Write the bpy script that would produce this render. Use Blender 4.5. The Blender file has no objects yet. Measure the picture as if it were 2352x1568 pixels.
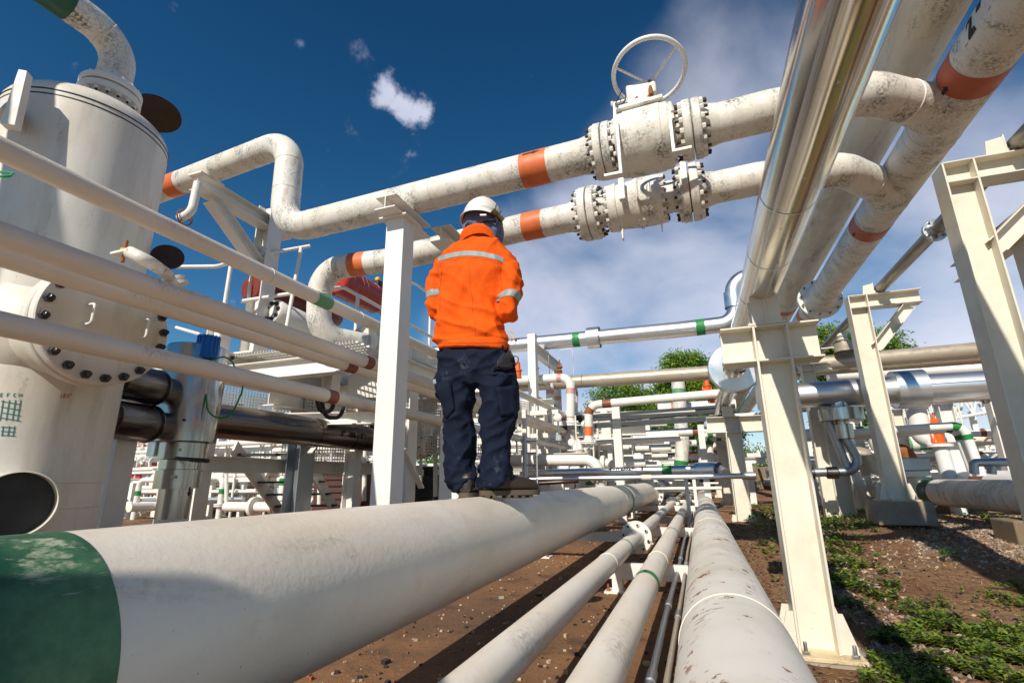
import bpy, math, random
import numpy as np
from mathutils import Vector, Matrix, noise
random.seed(7)
R = math.radians
S = bpy.context.scene
# ---------------- camera, sky, sun, exposure ----------------
CX, CY = 1176.0, 784.0
VY, VZ = (1607.0, 1098.0), (1125.0, -3400.0)
_a = np.array([VY[0]-CX, VY[1]-CY]); _b = np.array([VZ[0]-CX, VZ[1]-CY])
FPX = math.sqrt(-(_a @ _b))
dY = np.array([_a[0], -_a[1], -FPX]); dY /= np.linalg.norm(dY)
dZ = np.array([_b[0], -_b[1], -FPX]); dZ /= np.linalg.norm(dZ)
dX = np.cross(dY, dZ)
CM = np.stack([dX, dY, dZ])
cam = bpy.data.cameras.new('camera'); camo = bpy.data.objects.new('camera', cam)
S.collection.objects.link(camo); S.camera = camo
m = Matrix([[*CM[0], 0], [*CM[1], 0], [*CM[2], 0], [0, 0, 0, 1]])
camo.matrix_world = m
cam.sensor_width = 36; cam.lens = FPX/2352*36; cam.clip_start = 0.03; cam.clip_end = 3000
S.view_settings.view_transform = 'Standard'; S.view_settings.look = 'None'
S.view_settings.gamma = 1; S.view_settings.exposure = 0.05
SUN_EL, SUN_TRAVEL = R(37), Vector((0.14, 1.0, 0))   # light travels away from the camera, slightly to the right
sunl = bpy.data.lights.new('sun', 'SUN'); sunl.energy = 4.8; sunl.angle = R(0.5); sunl.color = (1, .93, .81)
suno = bpy.data.objects.new('sun', sunl); S.collection.objects.link(suno)
tv = SUN_TRAVEL.normalized()*math.cos(SUN_EL) + Vector((0, 0, -math.sin(SUN_EL)))
suno.rotation_euler = tv.to_track_quat('-Z', 'Y').to_euler(); suno.location = (-2, -6, 12)
W = bpy.data.worlds.new('World'); S.world = W; W.use_nodes = True
nt = W.node_tree; nt.nodes.clear(); N = nt.nodes; LK = nt.links.new
def nn(t, **k):
    n = N.new(t)
    for a, b in k.items(): setattr(n, a, b)
    return n
sky = nn('ShaderNodeTexSky', sky_type='NISHITA', sun_disc=False, sun_elevation=SUN_EL,
         sun_rotation=math.atan2(-tv.x, -tv.y), altitude=0, air_density=1.0, dust_density=0.0, ozone_density=4.0)
hs = nn('ShaderNodeHueSaturation'); hs.inputs['Saturation'].default_value = 1.28; hs.inputs['Value'].default_value = 1.0; hs.inputs['Hue'].default_value = .494
LK(sky.outputs[0], hs.inputs['Color'])
tc = nn('ShaderNodeTexCoord')
sep = nn('ShaderNodeSeparateXYZ'); LK(tc.outputs['Generated'], sep.inputs[0])
def mth(op, a, b=None, c=None):
    n = nn('ShaderNodeMath', operation=op)
    for i, v in enumerate((a, b, c)):
        if v is None: continue
        if isinstance(v, (int, float)): n.inputs[i].default_value = v
        else: LK(v, n.inputs[i])
    return n.outputs[0]
# project the direction on a cloud layer
zc = mth('MAXIMUM', mth('ADD', sep.outputs[2], 0.45), 0.03)
cmb = nn('ShaderNodeCombineXYZ'); LK(mth('DIVIDE', sep.outputs[0], zc), cmb.inputs[0]); LK(mth('DIVIDE', sep.outputs[1], zc), cmb.inputs[1])
n1 = nn('ShaderNodeTexNoise'); n1.inputs['Scale'].default_value = 2.3; n1.inputs['Detail'].default_value = 9; n1.inputs['Roughness'].default_value = .50; n1.inputs['Distortion'].default_value = .25
LK(cmb.outputs[0], n1.inputs['Vector'])
# clouds gather towards +X (right of the view) and thin out to the left
def cloudpatch(d, rad, soft):
    d = Vector(d).normalized()
    vm = nn('ShaderNodeVectorMath', operation='DISTANCE'); vm.inputs[1].default_value = d
    nz = nn('ShaderNodeVectorMath', operation='NORMALIZE'); LK(tc.outputs['Generated'], nz.inputs[0]); LK(nz.outputs[0], vm.inputs[0])
    mr = nn('ShaderNodeMapRange', interpolation_type='SMOOTHSTEP'); LK(vm.outputs['Value'], mr.inputs[0])
    mr.inputs[1].default_value = rad; mr.inputs[2].default_value = rad+soft; mr.inputs[3].default_value = 1; mr.inputs[4].default_value = 0
    return mr.outputs[0]
def ray(x, y):
    return CM @ np.array([x-CX, CY-y, -FPX])
cov = mth('MAXIMUM', cloudpatch(ray(1950, 640), .30, .42), mth('MULTIPLY', cloudpatch(ray(1560, 690), .18, .32), 1.0))
cov = mth('MAXIMUM', cov, mth('MULTIPLY', cloudpatch(ray(1420, 790), .24, .28), 1.08))
cov = mth('MAXIMUM', cov, mth('MULTIPLY', cloudpatch(ray(1760, 180), .03, .17), .74))
dens = mth('ADD', n1.outputs[0], mth('MULTIPLY', mth('SUBTRACT', cov, 1.0), .5))
mr = nn('ShaderNodeMapRange', interpolation_type='SMOOTHSTEP'); LK(dens, mr.inputs[0])
mr.inputs[1].default_value = .26; mr.inputs[2].default_value = .66; mr.inputs[3].default_value = 0; mr.inputs[4].default_value = .80
# one small bright cloud and its wisps
n2 = nn('ShaderNodeTexNoise'); n2.inputs['Scale'].default_value = 17; n2.inputs['Detail'].default_value = 8; n2.inputs['Roughness'].default_value = .62
LK(tc.outputs['Generated'], n2.inputs['Vector'])
p1 = mth('MAXIMUM', cloudpatch(ray(885, 212), .0, .055), mth('MAXIMUM', cloudpatch(ray(925, 238), .0, .055), cloudpatch(ray(968, 254), .0, .048)))
small = mth('ADD', mth('MULTIPLY', mth('SUBTRACT', n2.outputs[0], .5), 2.6), mth('MULTIPLY', p1, 1.15))
p2 = mth('MAXIMUM', mth('MAXIMUM', cloudpatch(ray(835, 125), 0, .04), cloudpatch(ray(735, 430), 0, .022)), mth('MAXIMUM', cloudpatch(ray(745, 345), 0, .03), cloudpatch(ray(692, 102), 0, .02)))
wisp = mth('ADD', mth('MULTIPLY', mth('SUBTRACT', n2.outputs[0], .5), 3.4), mth('MULTIPLY', p2, .72))
def mrange(v, a, b, c, d):
    q = nn('ShaderNodeMapRange', interpolation_type='SMOOTHSTEP'); LK(v, q.inputs[0])
    for i, t in enumerate((a, b, c, d)): q.inputs[i+1].default_value = t
    return q.outputs[0]
cm = mth('MAXIMUM', mr.outputs[0], mth('MAXIMUM', mrange(small, .45, 1.15, 0, .95), mrange(wisp, .5, 1.3, 0, .25)))
n3 = nn('ShaderNodeTexNoise'); n3.inputs['Scale'].default_value = 2.2; n3.inputs['Detail'].default_value = 5; LK(cmb.outputs[0], n3.inputs['Vector'])
cr = nn('ShaderNodeValToRGB'); cr.color_ramp.elements[0].position = .35; cr.color_ramp.elements[0].color = (5.6, 6.1, 7.8, 1)
cr.color_ramp.elements[1].position = .7; cr.color_ramp.elements[1].color = (9.0, 9.0, 10.2, 1); LK(n3.outputs[0], cr.inputs[0])
er = nn('ShaderNodeValToRGB'); er.color_ramp.elements[0].position = .05; er.color_ramp.elements[0].color = (1.12, 1.10, 1.05, 1); er.color_ramp.elements[1].position = .85; er.color_ramp.elements[1].color = (.58, .60, .66, 1); LK(sep.outputs[2], er.inputs[0])
em = nn('ShaderNodeMix', data_type='RGBA', blend_type='MULTIPLY'); em.inputs[0].default_value = 1; LK(hs.outputs[0], em.inputs[6]); LK(er.outputs[0], em.inputs[7])
mx = nn('ShaderNodeMix', data_type='RGBA'); LK(cm, mx.inputs[0]); LK(em.outputs[2], mx.inputs[6]); LK(cr.outputs[0], mx.inputs[7])
bg = nn('ShaderNodeBackground'); bg.inputs[1].default_value = .095; LK(mx.outputs[2], bg.inputs[0])
wo = nn('ShaderNodeOutputWorld'); LK(bg.outputs[0], wo.inputs[0])
# ---------------- helpers ----------------
C = S.collection
def at(x, y, X=None, Y=None, Z=None):
    """turn a spot in the photograph plus one known coordinate into a point of the place"""
    d = ray(x, y); t = X/d[0] if X is not None else Y/d[1] if Y is not None else Z/d[2]
    return Vector(d*t)
def pj(p):
    q = CM.T @ np.array(p, float); return Vector((CX+FPX*q[0]/-q[2], CY-FPX*q[1]/-q[2]))
def V(*a): return Vector(a)
XA, YA, ZA = V(1, 0, 0), V(0, 1, 0), V(0, 0, 1)
def frame(d, up=None):
    d = d.normalized(); up = up or (ZA if abs(d.z) < .95 else YA)
    u = up.cross(d); u.normalize(); return u, d.cross(u), d
def Hprof(w, h, tf=.014, tw=.010):       # flanges of width w at +-h/2 along v
    a, b = w/2, h/2; c = tw/2
    return [(-a, -b), (a, -b), (a, -b+tf), (c, -b+tf), (c, b-tf), (a, b-tf), (a, b), (-a, b), (-a, b-tf), (-c, b-tf), (-c, -b+tf), (-a, -b+tf)]
def Lprof(w, h, t=.008): return [(0, 0), (w, 0), (w, t), (t, t), (t, h), (0, h)]
def Rprof(w, h): return [(-w/2, -h/2), (w/2, -h/2), (w/2, h/2), (-w/2, h/2)]
class B:
    def __init__(s): s.v = []; s.f = []
    def add(s, vs, fs):
        o = len(s.v); s.v += [Vector(p) for p in vs]; s.f += [[i+o for i in f] for f in fs]; return s
    def box(s, c, sz, ax=None):
        c = Vector(c); ax = ax or (XA, YA, ZA); h = [d/2 for d in sz]
        vs = [c+ax[0]*(i*h[0])+ax[1]*(j*h[1])+ax[2]*(k*h[2]) for k in (-1, 1) for j in (-1, 1) for i in (-1, 1)]
        return s.add(vs, [(0, 2, 3, 1), (4, 5, 7, 6), (0, 1, 5, 4), (2, 6, 7, 3), (0, 4, 6, 2), (1, 3, 7, 5)])
    def ext(s, prof, p0, p1, up=None):
        p0, p1 = Vector(p0), Vector(p1); u, v, d = frame(p1-p0, up); n = len(prof)
        vs = [p+u*a+v*b for p in (p0, p1) for a, b in prof]
        return s.add(vs, [[i, (i+1) % n, n+(i+1) % n, n+i] for i in range(n)]+[list(range(n))[::-1], list(range(n, 2*n))])
    def lathe(s, p, d, prof, n=24, caps=True, a0=0, up=None):   # prof: (distance along d, radius)
        p = Vector(p); u, v, d = frame(Vector(d), up); vs = []; m_ = len(prof)
        for z, r in prof:
            for k in range(n):
                a = a0+2*math.pi*k/n; vs.append(p+d*z+u*(r*math.cos(a))+v*(r*math.sin(a)))
        fs = [[j*n+k, j*n+(k+1) % n, (j+1)*n+(k+1) % n, (j+1)*n+k] for j in range(m_-1) for k in range(n)]
        if caps: fs += [list(range(n))[::-1], list(range((m_-1)*n, m_*n))]
        return s.add(vs, fs)
    def cyl(s, p0, p1, r0, r1=None, n=16, bev=0):
        p0, p1 = Vector(p0), Vector(p1); L = (p1-p0).length; r1 = r0 if r1 is None else r1
        if bev: return s.lathe(p0, p1-p0, [(0, r0-bev), (bev, r0), (L-bev, r1), (L, r1-bev)], n)
        return s.lathe(p0, p1-p0, [(0, r0), (L, r1)], n)
    def nut(s, p, d, r, h, studl=0, up=None):
        s.lathe(p, d, [(0, r), (h*.85, r), (h, r*.86)], 6, up=up)
        if studl: s.lathe(Vector(p)+Vector(d).normalized()*h*.9, d, [(0, r*.52), (studl*.85, r*.52), (studl, r*.42)], 10, up=up)
        return s
    def sweep(s, path, r, n=16, caps=True, rf=None):
        path = [Vector(p) for p in path]; vs = []; m_ = len(path)
        tans = [(path[min(i+1, m_-1)]-path[max(i-1, 0)]).normalized() for i in range(m_)]
        u = frame(tans[0])[0]
        for i, p in enumerate(path):
            t = tans[i]; u = (u-t*u.dot(t)).normalized(); w = t.cross(u)
            rr = r if rf is None else rf(i/(m_-1))*r
            vs += [p+u*(rr*math.cos(2*math.pi*k/n))+w*(rr*math.sin(2*math.pi*k/n)) for k in range(n)]
        fs = [[j*n+k, j*n+(k+1) % n, (j+1)*n+(k+1) % n, (j+1)*n+k] for j in range(m_-1) for k in range(n)]
        if caps: fs += [list(range(n))[::-1], list(range((m_-1)*n, m_*n))]
        return s.add(vs, fs)
    def ell(s, c, r, n=16, m_=10, ax=None):
        ax = ax or (XA, YA, ZA); c = Vector(c); vs = [c-ax[2]*r[2]]
        for j in range(1, m_):
            t = -math.pi/2+math.pi*j/m_
            vs += [c+ax[0]*(r[0]*math.cos(t)*math.cos(2*math.pi*k/n))+ax[1]*(r[1]*math.cos(t)*math.sin(2*math.pi*k/n))+ax[2]*(r[2]*math.sin(t)) for k in range(n)]
        vs.append(c+ax[2]*r[2]); L = len(vs)-1
        fs = [[0, 1+(k+1) % n, 1+k] for k in range(n)]+[[1+j*n+k, 1+j*n+(k+1) % n, 1+(j+1)*n+(k+1) % n, 1+(j+1)*n+k] for j in range(m_-2) for k in range(n)]
        fs += [[L, L-n+k, L-n+(k+1) % n] for k in range(n)]
        return s.add(vs, fs)
    def plate(s, pts, d):            # polygon given by points, thickness vector d
        pts = [Vector(p) for p in pts]; n = len(pts); d = Vector(d)
        return s.add(pts+[p+d for p in pts], [list(range(n))[::-1], list(range(n, 2*n))]+[[i, (i+1) % n, n+(i+1) % n, n+i] for i in range(n)])
    def build(s, name, mat, parent=None, label=None, cat=None, group=None, kind=None, sharp=35, bev=0, loc=None):
        me = bpy.data.meshes.new(name)
        o_ = parent.matrix_world.translation.copy() if parent is not None else Vector((0, 0, 0))
        if parent is not None and 'wloc' in parent: o_ = Vector(parent['wloc'])
        if parent is None:
            if loc is None and s.v:
                o_ = Vector((sum(p.x for p in s.v)/len(s.v), sum(p.y for p in s.v)/len(s.v), min(p.z for p in s.v)))
            elif loc is not None: o_ = Vector(loc)
        me.from_pydata([p-o_ for p in s.v], [], s.f); me.update()
        if sharp:
            me.polygons.foreach_set('use_smooth', [True]*len(me.polygons)); me.set_sharp_from_angle(angle=R(sharp))
        ob = bpy.data.objects.new(name, me); C.objects.link(ob)
        if mat: me.materials.append(mat)
        if parent is not None: ob.parent = parent
        else: ob.location = o_
        WL[ob] = o_
        if bev:
            md = ob.modifiers.new('bevel', 'BEVEL'); md.width = bev; md.segments = 2; md.limit_method = 'ANGLE'; md.angle_limit = R(40)
        if label: ob['label'] = label
        if cat: ob['category'] = cat
        if group: ob['group'] = group
        if kind: ob['kind'] = kind
        return ob
def nutobj(c, d, r, h, st, name, mat, part, stud=None):
    b = B().nut(c, d, r, h, 0); k = len(b.f); b.nut(c, d, r, h, st) if 0 else b.lathe(Vector(c)+Vector(d).normalized()*h*.9, d, [(0, r*.52), (st*.85+h*.1, r*.52), (st+h*.1, r*.42)], 10)
    ob = b.build(name, mat, part, sharp=25); ob.data.materials.append(stud or M['dark_rust']); ob.data.polygons.foreach_set('material_index', [0]*k+[1]*(len(b.f)-k)); return ob
class _WL(dict): pass
WL = _WL()
def build_sub(b, name, mat, part, **k):   # a sub-part: child of a part whose mesh sits in its thing's space
    ob = b.build(name, mat, None, loc=WL[part], **k); ob.location = (0, 0, 0); ob.parent = part; return ob
_old = B.build
def _build(s, name, mat, parent=None, **k):
    if parent is not None and parent in WL:
        ob = _old(s, name, mat, None, loc=WL[parent], **k); ob.location = (0, 0, 0); ob.parent = parent; return ob
    return _old(s, name, mat, parent, **k)
B.build = _build
def T(name, label, cat, loc, group=None):
    o = bpy.data.objects.new(name, None); C.objects.link(o); o.location = Vector(loc); WL[o] = Vector(loc); o.empty_display_size = .1
    o['label'] = label; o['category'] = cat
    if group: o['group'] = group
    return o
def dup(root, off, label=None, group=None, rotz=0):
    def cp(o, par):
        c = o.copy(); C.objects.link(c)
        if par is not None: c.parent = par
        for ch in KIDS.get(o, None) or o.children: cp(ch, c)
        return c
    c = cp(root, None); c.location = root.location+Vector(off); c.rotation_euler.z += rotz
    if label: c['label'] = label
    if group: c['group'] = group
    return c
KIDS = {}
def fillet(pts, br, seg=10, step=None):
    pts = [Vector(p) for p in pts]; out = [pts[0]]
    for i in range(1, len(pts)-1):
        a, b, c = pts[i-1], pts[i], pts[i+1]; d1 = (a-b).normalized(); d2 = (c-b).normalized(); ang = d1.angle(d2)
        if ang > R(176): out.append(b); continue
        t = min(br/math.tan(ang/2), (a-b).length*.49, (c-b).length*.49); rr = t*math.tan(ang/2)
        cen = b+(d1+d2).normalized()*(rr/math.sin(ang/2)); s0 = b+d1*t-cen; s1 = b+d2*t-cen; w = s0.angle(s1)
        for k in range(seg+1):
            f = k/seg; out.append(cen+(s0*math.sin((1-f)*w)+s1*math.sin(f*w))/math.sin(w))
    out.append(pts[-1]); return out
class Pipe:
    def __init__(s, label, pts, r, mat, br=None, cat='pipe', name='pipe', group=None, n=28, close=True, single=False, partname='pipe_run'):
        s.r = r; s.path = fillet(pts, br or r*3); s.n = n
        s.cum = [0]
        for a, b in zip(s.path, s.path[1:]): s.cum.append(s.cum[-1]+(b-a).length)
        b = B().sweep(s.path, r, n, close)
        if single: s.root = b.build(name, mat, label=label, cat=cat, group=group)
        else:
            s.root = T(name, label, cat, s.path[0], group); b.build(partname, mat, s.root)
    def pt(s, t):
        t = max(0, min(s.cum[-1], t))
        for i in range(len(s.path)-1):
            if s.cum[i+1] >= t-1e-9:
                f = (t-s.cum[i])/max(1e-9, s.cum[i+1]-s.cum[i]); return s.path[i].lerp(s.path[i+1], f), (s.path[i+1]-s.path[i]).normalized()
    def near(s, x, y):
        best = None; q = Vector((x, y)); N_ = 400
        for k in range(N_+1):
            t = s.cum[-1]*k/N_; p, _ = s.pt(t)
            if (CM.T @ np.array(p))[2] > -.05: continue
            d = (pj(p)-q).length
            if best is None or d < best[0]: best = (d, t)
        t = best[1]; w = s.cum[-1]/N_
        for k in range(-20, 21):
            t2 = best[1]+w*k/20; p, _ = s.pt(t2)
            if (CM.T @ np.array(p))[2] > -.05: continue
            d = (pj(p)-q).length
            if d < best[0]: best = (d, t2)
        return best[1]
    def sub(s, t0, t1):
        out = [s.pt(t0)[0]]+[p for p, c in zip(s.path, s.cum) if t0+1e-4 < c < t1-1e-4]+[s.pt(t1)[0]]
        return out
    def band(s, t, w, mat, name='band', ex=.0022, label=None):
        if isinstance(t, tuple): t = s.near(*t)
        ob = B().sweep(s.sub(t-w/2, t+w/2), s.r+ex, s.n, False).build(name, mat, s.root, label=label); return ob
    def weld(s, t, mat=None, name='weld_seam', w=.012, h=.003):
        if isinstance(t, tuple): t = s.near(*t)
        p, d = s.pt(t); r = s.r
        return B().lathe(p-d*w/2, d, [(0, r-.001), (w*.25, r+h), (w*.75, r+h), (w, r-.001)], s.n, False).build(name, mat or M['weld'], s.root)
    def flange(s, t, R_=None, th=.03, gap=.006, nb=8, mat=None, bm=None, hub=True, nr=None, side=1, both=True, name='flange', a0=0.2, bl=None):
        if isinstance(t, tuple): t = s.near(*t)
        p, d = s.pt(t); r = s.r; R_ = R_ or r*1.75; mat = mat or M['white']; nr = nr or R_*.11; e = min(.006, th*.15)
        fl = []
        for sg in ((-1, 1) if both else (side,)):
            prof = [(gap/2, r*.9), (gap/2, R_-e), (gap/2+e, R_), (gap/2+th-e, R_), (gap/2+th, R_-e), (gap/2+th, r*1.28)]
            prof += [(gap/2+th+r*.35, r*1.14), (gap/2+th+r*.85, r*1.005)] if hub else [(gap/2+th, r)]
            f = B().lathe(p, d*sg, prof, 36, False).build(name, mat, s.root); fl.append(f)
            u, v, _ = frame(d)
            for k in range(nb):
                a = a0+2*math.pi*k/nb; c = p+(u*math.cos(a)+v*math.sin(a))*(R_-nr*1.7)+d*sg*(gap/2+th-.001)
                nutobj(c, d*sg, nr, nr*1.25, nr*(.7 if bl is None else bl), 'bolt', bm or mat, f)
        if both:
            B().cyl(p-d*gap/2, p+d*gap/2, R_*.78, n=32).build('gasket', M['dark'], s.root)
        return fl
# ---------------- materials ----------------
M = {}
def mat_new(name):
    m_ = bpy.data.materials.new(name); m_.use_nodes = True; t = m_.node_tree; t.nodes.clear()
    o = t.nodes.new('ShaderNodeOutputMaterial'); b = t.nodes.new('ShaderNodeBsdfPrincipled'); t.links.new(b.outputs[0], o.inputs[0]); return m_, t, b
class G:   # tiny node helper
    def __init__(s, t):
        s.t = t; s.tc = t.nodes.new('ShaderNodeTexCoord').outputs['Object']
    def n(s, ty, ins=None, **k):
        n = s.t.nodes.new(ty)
        for a, b in k.items(): setattr(n, a, b)
        for a, b in (ins or {}).items():
            if hasattr(b, 'links'): s.t.links.new(b, n.inputs[a])
            else: n.inputs[a].default_value = b
        return n
    def noise(s, sc, det=4, ro=.55, stretch=None, dist=0, off=0):
        v = s.tc
        if stretch or off: v = s.n('ShaderNodeMapping', {'Vector': v, 'Scale': stretch or (1, 1, 1), 'Location': (off, off*.7, off*.3)}).outputs[0]
        return s.n('ShaderNodeTexNoise', {'Vector': v, 'Scale': sc, 'Detail': det, 'Roughness': ro, 'Distortion': dist}).outputs[0]
    def rng(s, v, a, b, c=0., d=1., smooth=True):
        return s.n('ShaderNodeMapRange', {0: v, 1: a, 2: b, 3: c, 4: d}, interpolation_type='SMOOTHSTEP' if smooth else 'LINEAR').outputs[0]
    def m(s, op, a, b): return s.n('ShaderNodeMath', {0: a, 1: b}, operation=op).outputs[0]
    def mix(s, f, a, b): return s.n('ShaderNodeMix', {0: f, 6: a, 7: b}, data_type='RGBA').outputs[2]
    def bump(s, h, st, dist=.01): return s.n('ShaderNodeBump', {'Height': h, 'Strength': st, 'Distance': dist}).outputs[0]
def c4(c): return (c[0], c[1], c[2], 1)
def paint(name, col, dirt=.15, speck=.3, grime=0., rough=.45, gcol=(.06, .05, .035), scol=(.05, .035, .025), stretch=None, bump=.12, var=.06, warm=(.9, .8, .62), sc=1., metal=0, spec=.5):
    m_, t, b = mat_new(name); g = G(t)
    big = g.rng(g.noise(1.7*sc, 5), .35, .75)
    c = g.mix(g.m('MULTIPLY', big, dirt*1.6), c4(col), c4([a*w for a, w in zip(col, warm)]))
    med = g.rng(g.noise(7*sc, 6, .6, stretch, off=3), .45, .8)
    c = g.mix(g.m('MULTIPLY', med, dirt), c, c4([a*w*.62 for a, w in zip(col, warm)]))
    fine = g.noise(60*sc, 3, .6, off=5)
    if grime:
        gm = g.rng(g.noise(5.5*sc, 7, .68, stretch or (1, 1, .45), .4, off=11), .60-.1*grime, .74)
        gm = g.m('MULTIPLY', gm, g.rng(fine, .36, .62)); c = g.mix(g.m('MULTIPLY', gm, min(1, .9*grime)), c, c4(gcol))
        rs = g.m('MULTIPLY', g.rng(g.noise(9*sc, 5, .6, (1, 1, .35), off=31), .62, .78), .35*grime); c = g.mix(rs, c, (.42, .22, .08, 1))
    if speck:
        vo = g.n('ShaderNodeTexVoronoi', {'Vector': g.n('ShaderNodeVectorMath', {0: g.tc, 1: g.n('ShaderNodeTexNoise', {'Vector': g.tc, 'Scale': 25.}).outputs[1]}, operation='ADD').outputs[0], 'Scale': 16*sc})
        sp = g.m('MULTIPLY', g.rng(vo.outputs['Distance'], .16, .10), g.rng(vo.outputs['Color'], 1-.32*speck, 1-.30*speck)); c = g.mix(sp, c, c4(scol))
        sp2 = g.m('MULTIPLY', g.rng(fine, .70, .74), g.rng(g.noise(3*sc, 2, off=9), .5, .6)); c = g.mix(g.m('MULTIPLY', sp2, min(1, speck*1.2)), c, c4(scol))
    t.links.new(c, b.inputs['Base Color'])
    t.links.new(g.rng(g.noise(9*sc, 4, off=2), .3, .7, rough-.08, rough+.15), b.inputs['Roughness'])
    b.inputs['Metallic'].default_value = metal; b.inputs['Specular IOR Level'].default_value = spec
    if bump: t.links.new(g.bump(g.noise(45*sc, 4, .6), bump, .004), b.inputs['Normal'])
    M[name] = m_; return m_
def metal(name, col=(.78, .79, .80), rough=.22, st=(1, 1, 1), dirt=.25, dcol=(.30, .26, .20), wav=.25, sc=1.):
    m_, t, b = mat_new(name); g = G(t)
    d = g.m('MULTIPLY', g.rng(g.noise(4*sc, 6, .65, st, off=4), .42, .8), dirt)
    c = g.mix(d, c4(col), c4(dcol)); sp = g.rng(g.noise(38*sc, 3, .6, off=8), .70, .76); c = g.mix(g.m('MULTIPLY', sp, .7), c, (.07, .05, .03, 1))
    t.links.new(c, b.inputs['Base Color']); t.links.new(g.m('SUBTRACT', 1., g.m('MULTIPLY', d, .8)), b.inputs['Metallic'])
    t.links.new(g.rng(g.noise(5*sc, 3, .5, st), .3, .7, rough-.04, rough+.07), b.inputs['Roughness'])
    t.links.new(g.bump(g.noise(3.5*sc, 3, .5, st, off=1), wav, .02), b.inputs['Normal'])
    M[name] = m_; return m_
WHT = (.80, .775, .725)
paint('white', WHT, .18, .3, 0)
paint('white_clean', (.80, .795, .77), .06, .08, 0, .42)
paint('white_pipe', (.81, .74, .65), .26, .5, .5, .42, bump=.3, gcol=(.22, .17, .11), stretch=(1, .3, 1))
paint('white_far', (.80, .79, .77), .12, 0, 0, .5, bump=0)
paint('white_dirty', (.78, .755, .70), .25, 3.2, 1.9, .5, bump=.35, gcol=(.045, .038, .026))
paint('white_under', (.66, .62, .55), .5, 1.2, 1.3, .5, stretch=(1, .25, 1))
paint('cream', (.74, .70, .60), .22, .5, .22, .42, gcol=(.25, .15, .07), warm=(.95, .82, .6))
paint('vessel_paint', (.75, .72, .655), .45, .8, .45, .42, stretch=(1.5, 1.5, .3), warm=(.92, .84, .7))
paint('cream_rusty', (.70, .62, .44), .5, .8, 1.9, .6, gcol=(.33, .15, .05))
paint('weld', (.72, .68, .60), .3, .3, 0, .5)
paint('tan_clad', (.50, .43, .345), .35, .5, .35, .38, metal=.35, stretch=(.3, 1, 1))
paint('orange_band', (.72, .17, .05), .3, .6, .5, .5)
paint('brown_band', (.24, .07, .035), .2, .2, 0, .5)
paint('red_band', (.50, .12, .055), .25, .3, .2, .5)
paint('pink_band', (.62, .33, .30), .3, .3, 0, .5)
paint('green_band', (.015, .22, .05), .15, .2, 0, .45)
paint('green_pale', (.12, .32, .17), .3, .2, 0, .5)
paint('green_dark', (.008, .075, .036), .5, .5, 0, .5, warm=(3.2, 2.4, 2.6))
paint('red_act', (.42, .022, .012), .25, .6, .2, .35)
paint('maroon_act', (.20, .028, .015), .3, .6, .2, .4)
paint('orange_paint', (.80, .13, .01), .15, .2, 0, .4)
paint('blue_plastic', (.01, .16, .55), .05, 0, 0, .35)
paint('yellow', (.75, .45, .02), .1, 0, 0, .4)
paint('dark', (.025, .024, .024), .1, 0, 0, .5)
paint('black_bolt', (.035, .038, .045), .2, .1, 0, .35)
paint('dark_rust', (.045, .018, .012), .4, .5, .2, .6)
paint('rust', (.28, .10, .035), .5, .5, .3, .75)
paint('brown_steel', (.09, .03, .02), .3, .3, 0, .6)
paint('tray', (.04, .05, .055), .3, .2, 0, .5, metal=.3)
paint('hose', (.012, .012, .012), .1, 0, 0, .4)
paint('green_wire', (.0, .32, .09), .05, 0, 0, .4)
paint('conc', (.34, .31, .26), .5, .4, .3, .9, bump=.7)
paint('conc_dark', (.22, .17, .11), .5, .4, .3, .9, bump=.7)
paint('teal_ink', (.02, .22, .22), .3, 0, 0, .6)
paint('red_ink', (.6, .12, .10), .3, 0, 0, .6)
paint('ink', (.02, .02, .02), .2, 0, 0, .6, bump=0)
paint('red_skip', (.45, .03, .02), .3, .3, .2, .6)
paint('pink_roof', (.55, .28, .23), .3, .2, .1, .7)
metal('alu', rough=.36, st=(1, .12, 1), wav=.12)
metal('alu_x', rough=.36, st=(.12, 1, 1), dirt=.22, wav=.12)
metal('alu_z', (.50, .49, .47), .20, (1, 1, .12), dirt=.3, wav=.03)
metal('alu_disc', (.72, .73, .75), .30, wav=.04, dirt=.15)
metal('alu_grimy', (.74, .69, .60), .20, (1, .1, 1), dirt=.45, dcol=(.20, .13, .07), wav=.5)
metal('steel_dark', (.20, .18, .17), .24, (.5, .1, 1), dirt=.35, wav=.12, dcol=(.05, .04, .035))
metal('stained_dark', (.30, .27, .24), .42, (2.5, .4, 2.5), dirt=.9, dcol=(.10, .085, .075), sc=1.6)
metal('galv', (.42, .45, .48), .45, (1, 1, .3), dirt=.3, dcol=(.2, .2, .2))
metal('zinc', (.55, .56, .58), .35, dirt=.3)

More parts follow.
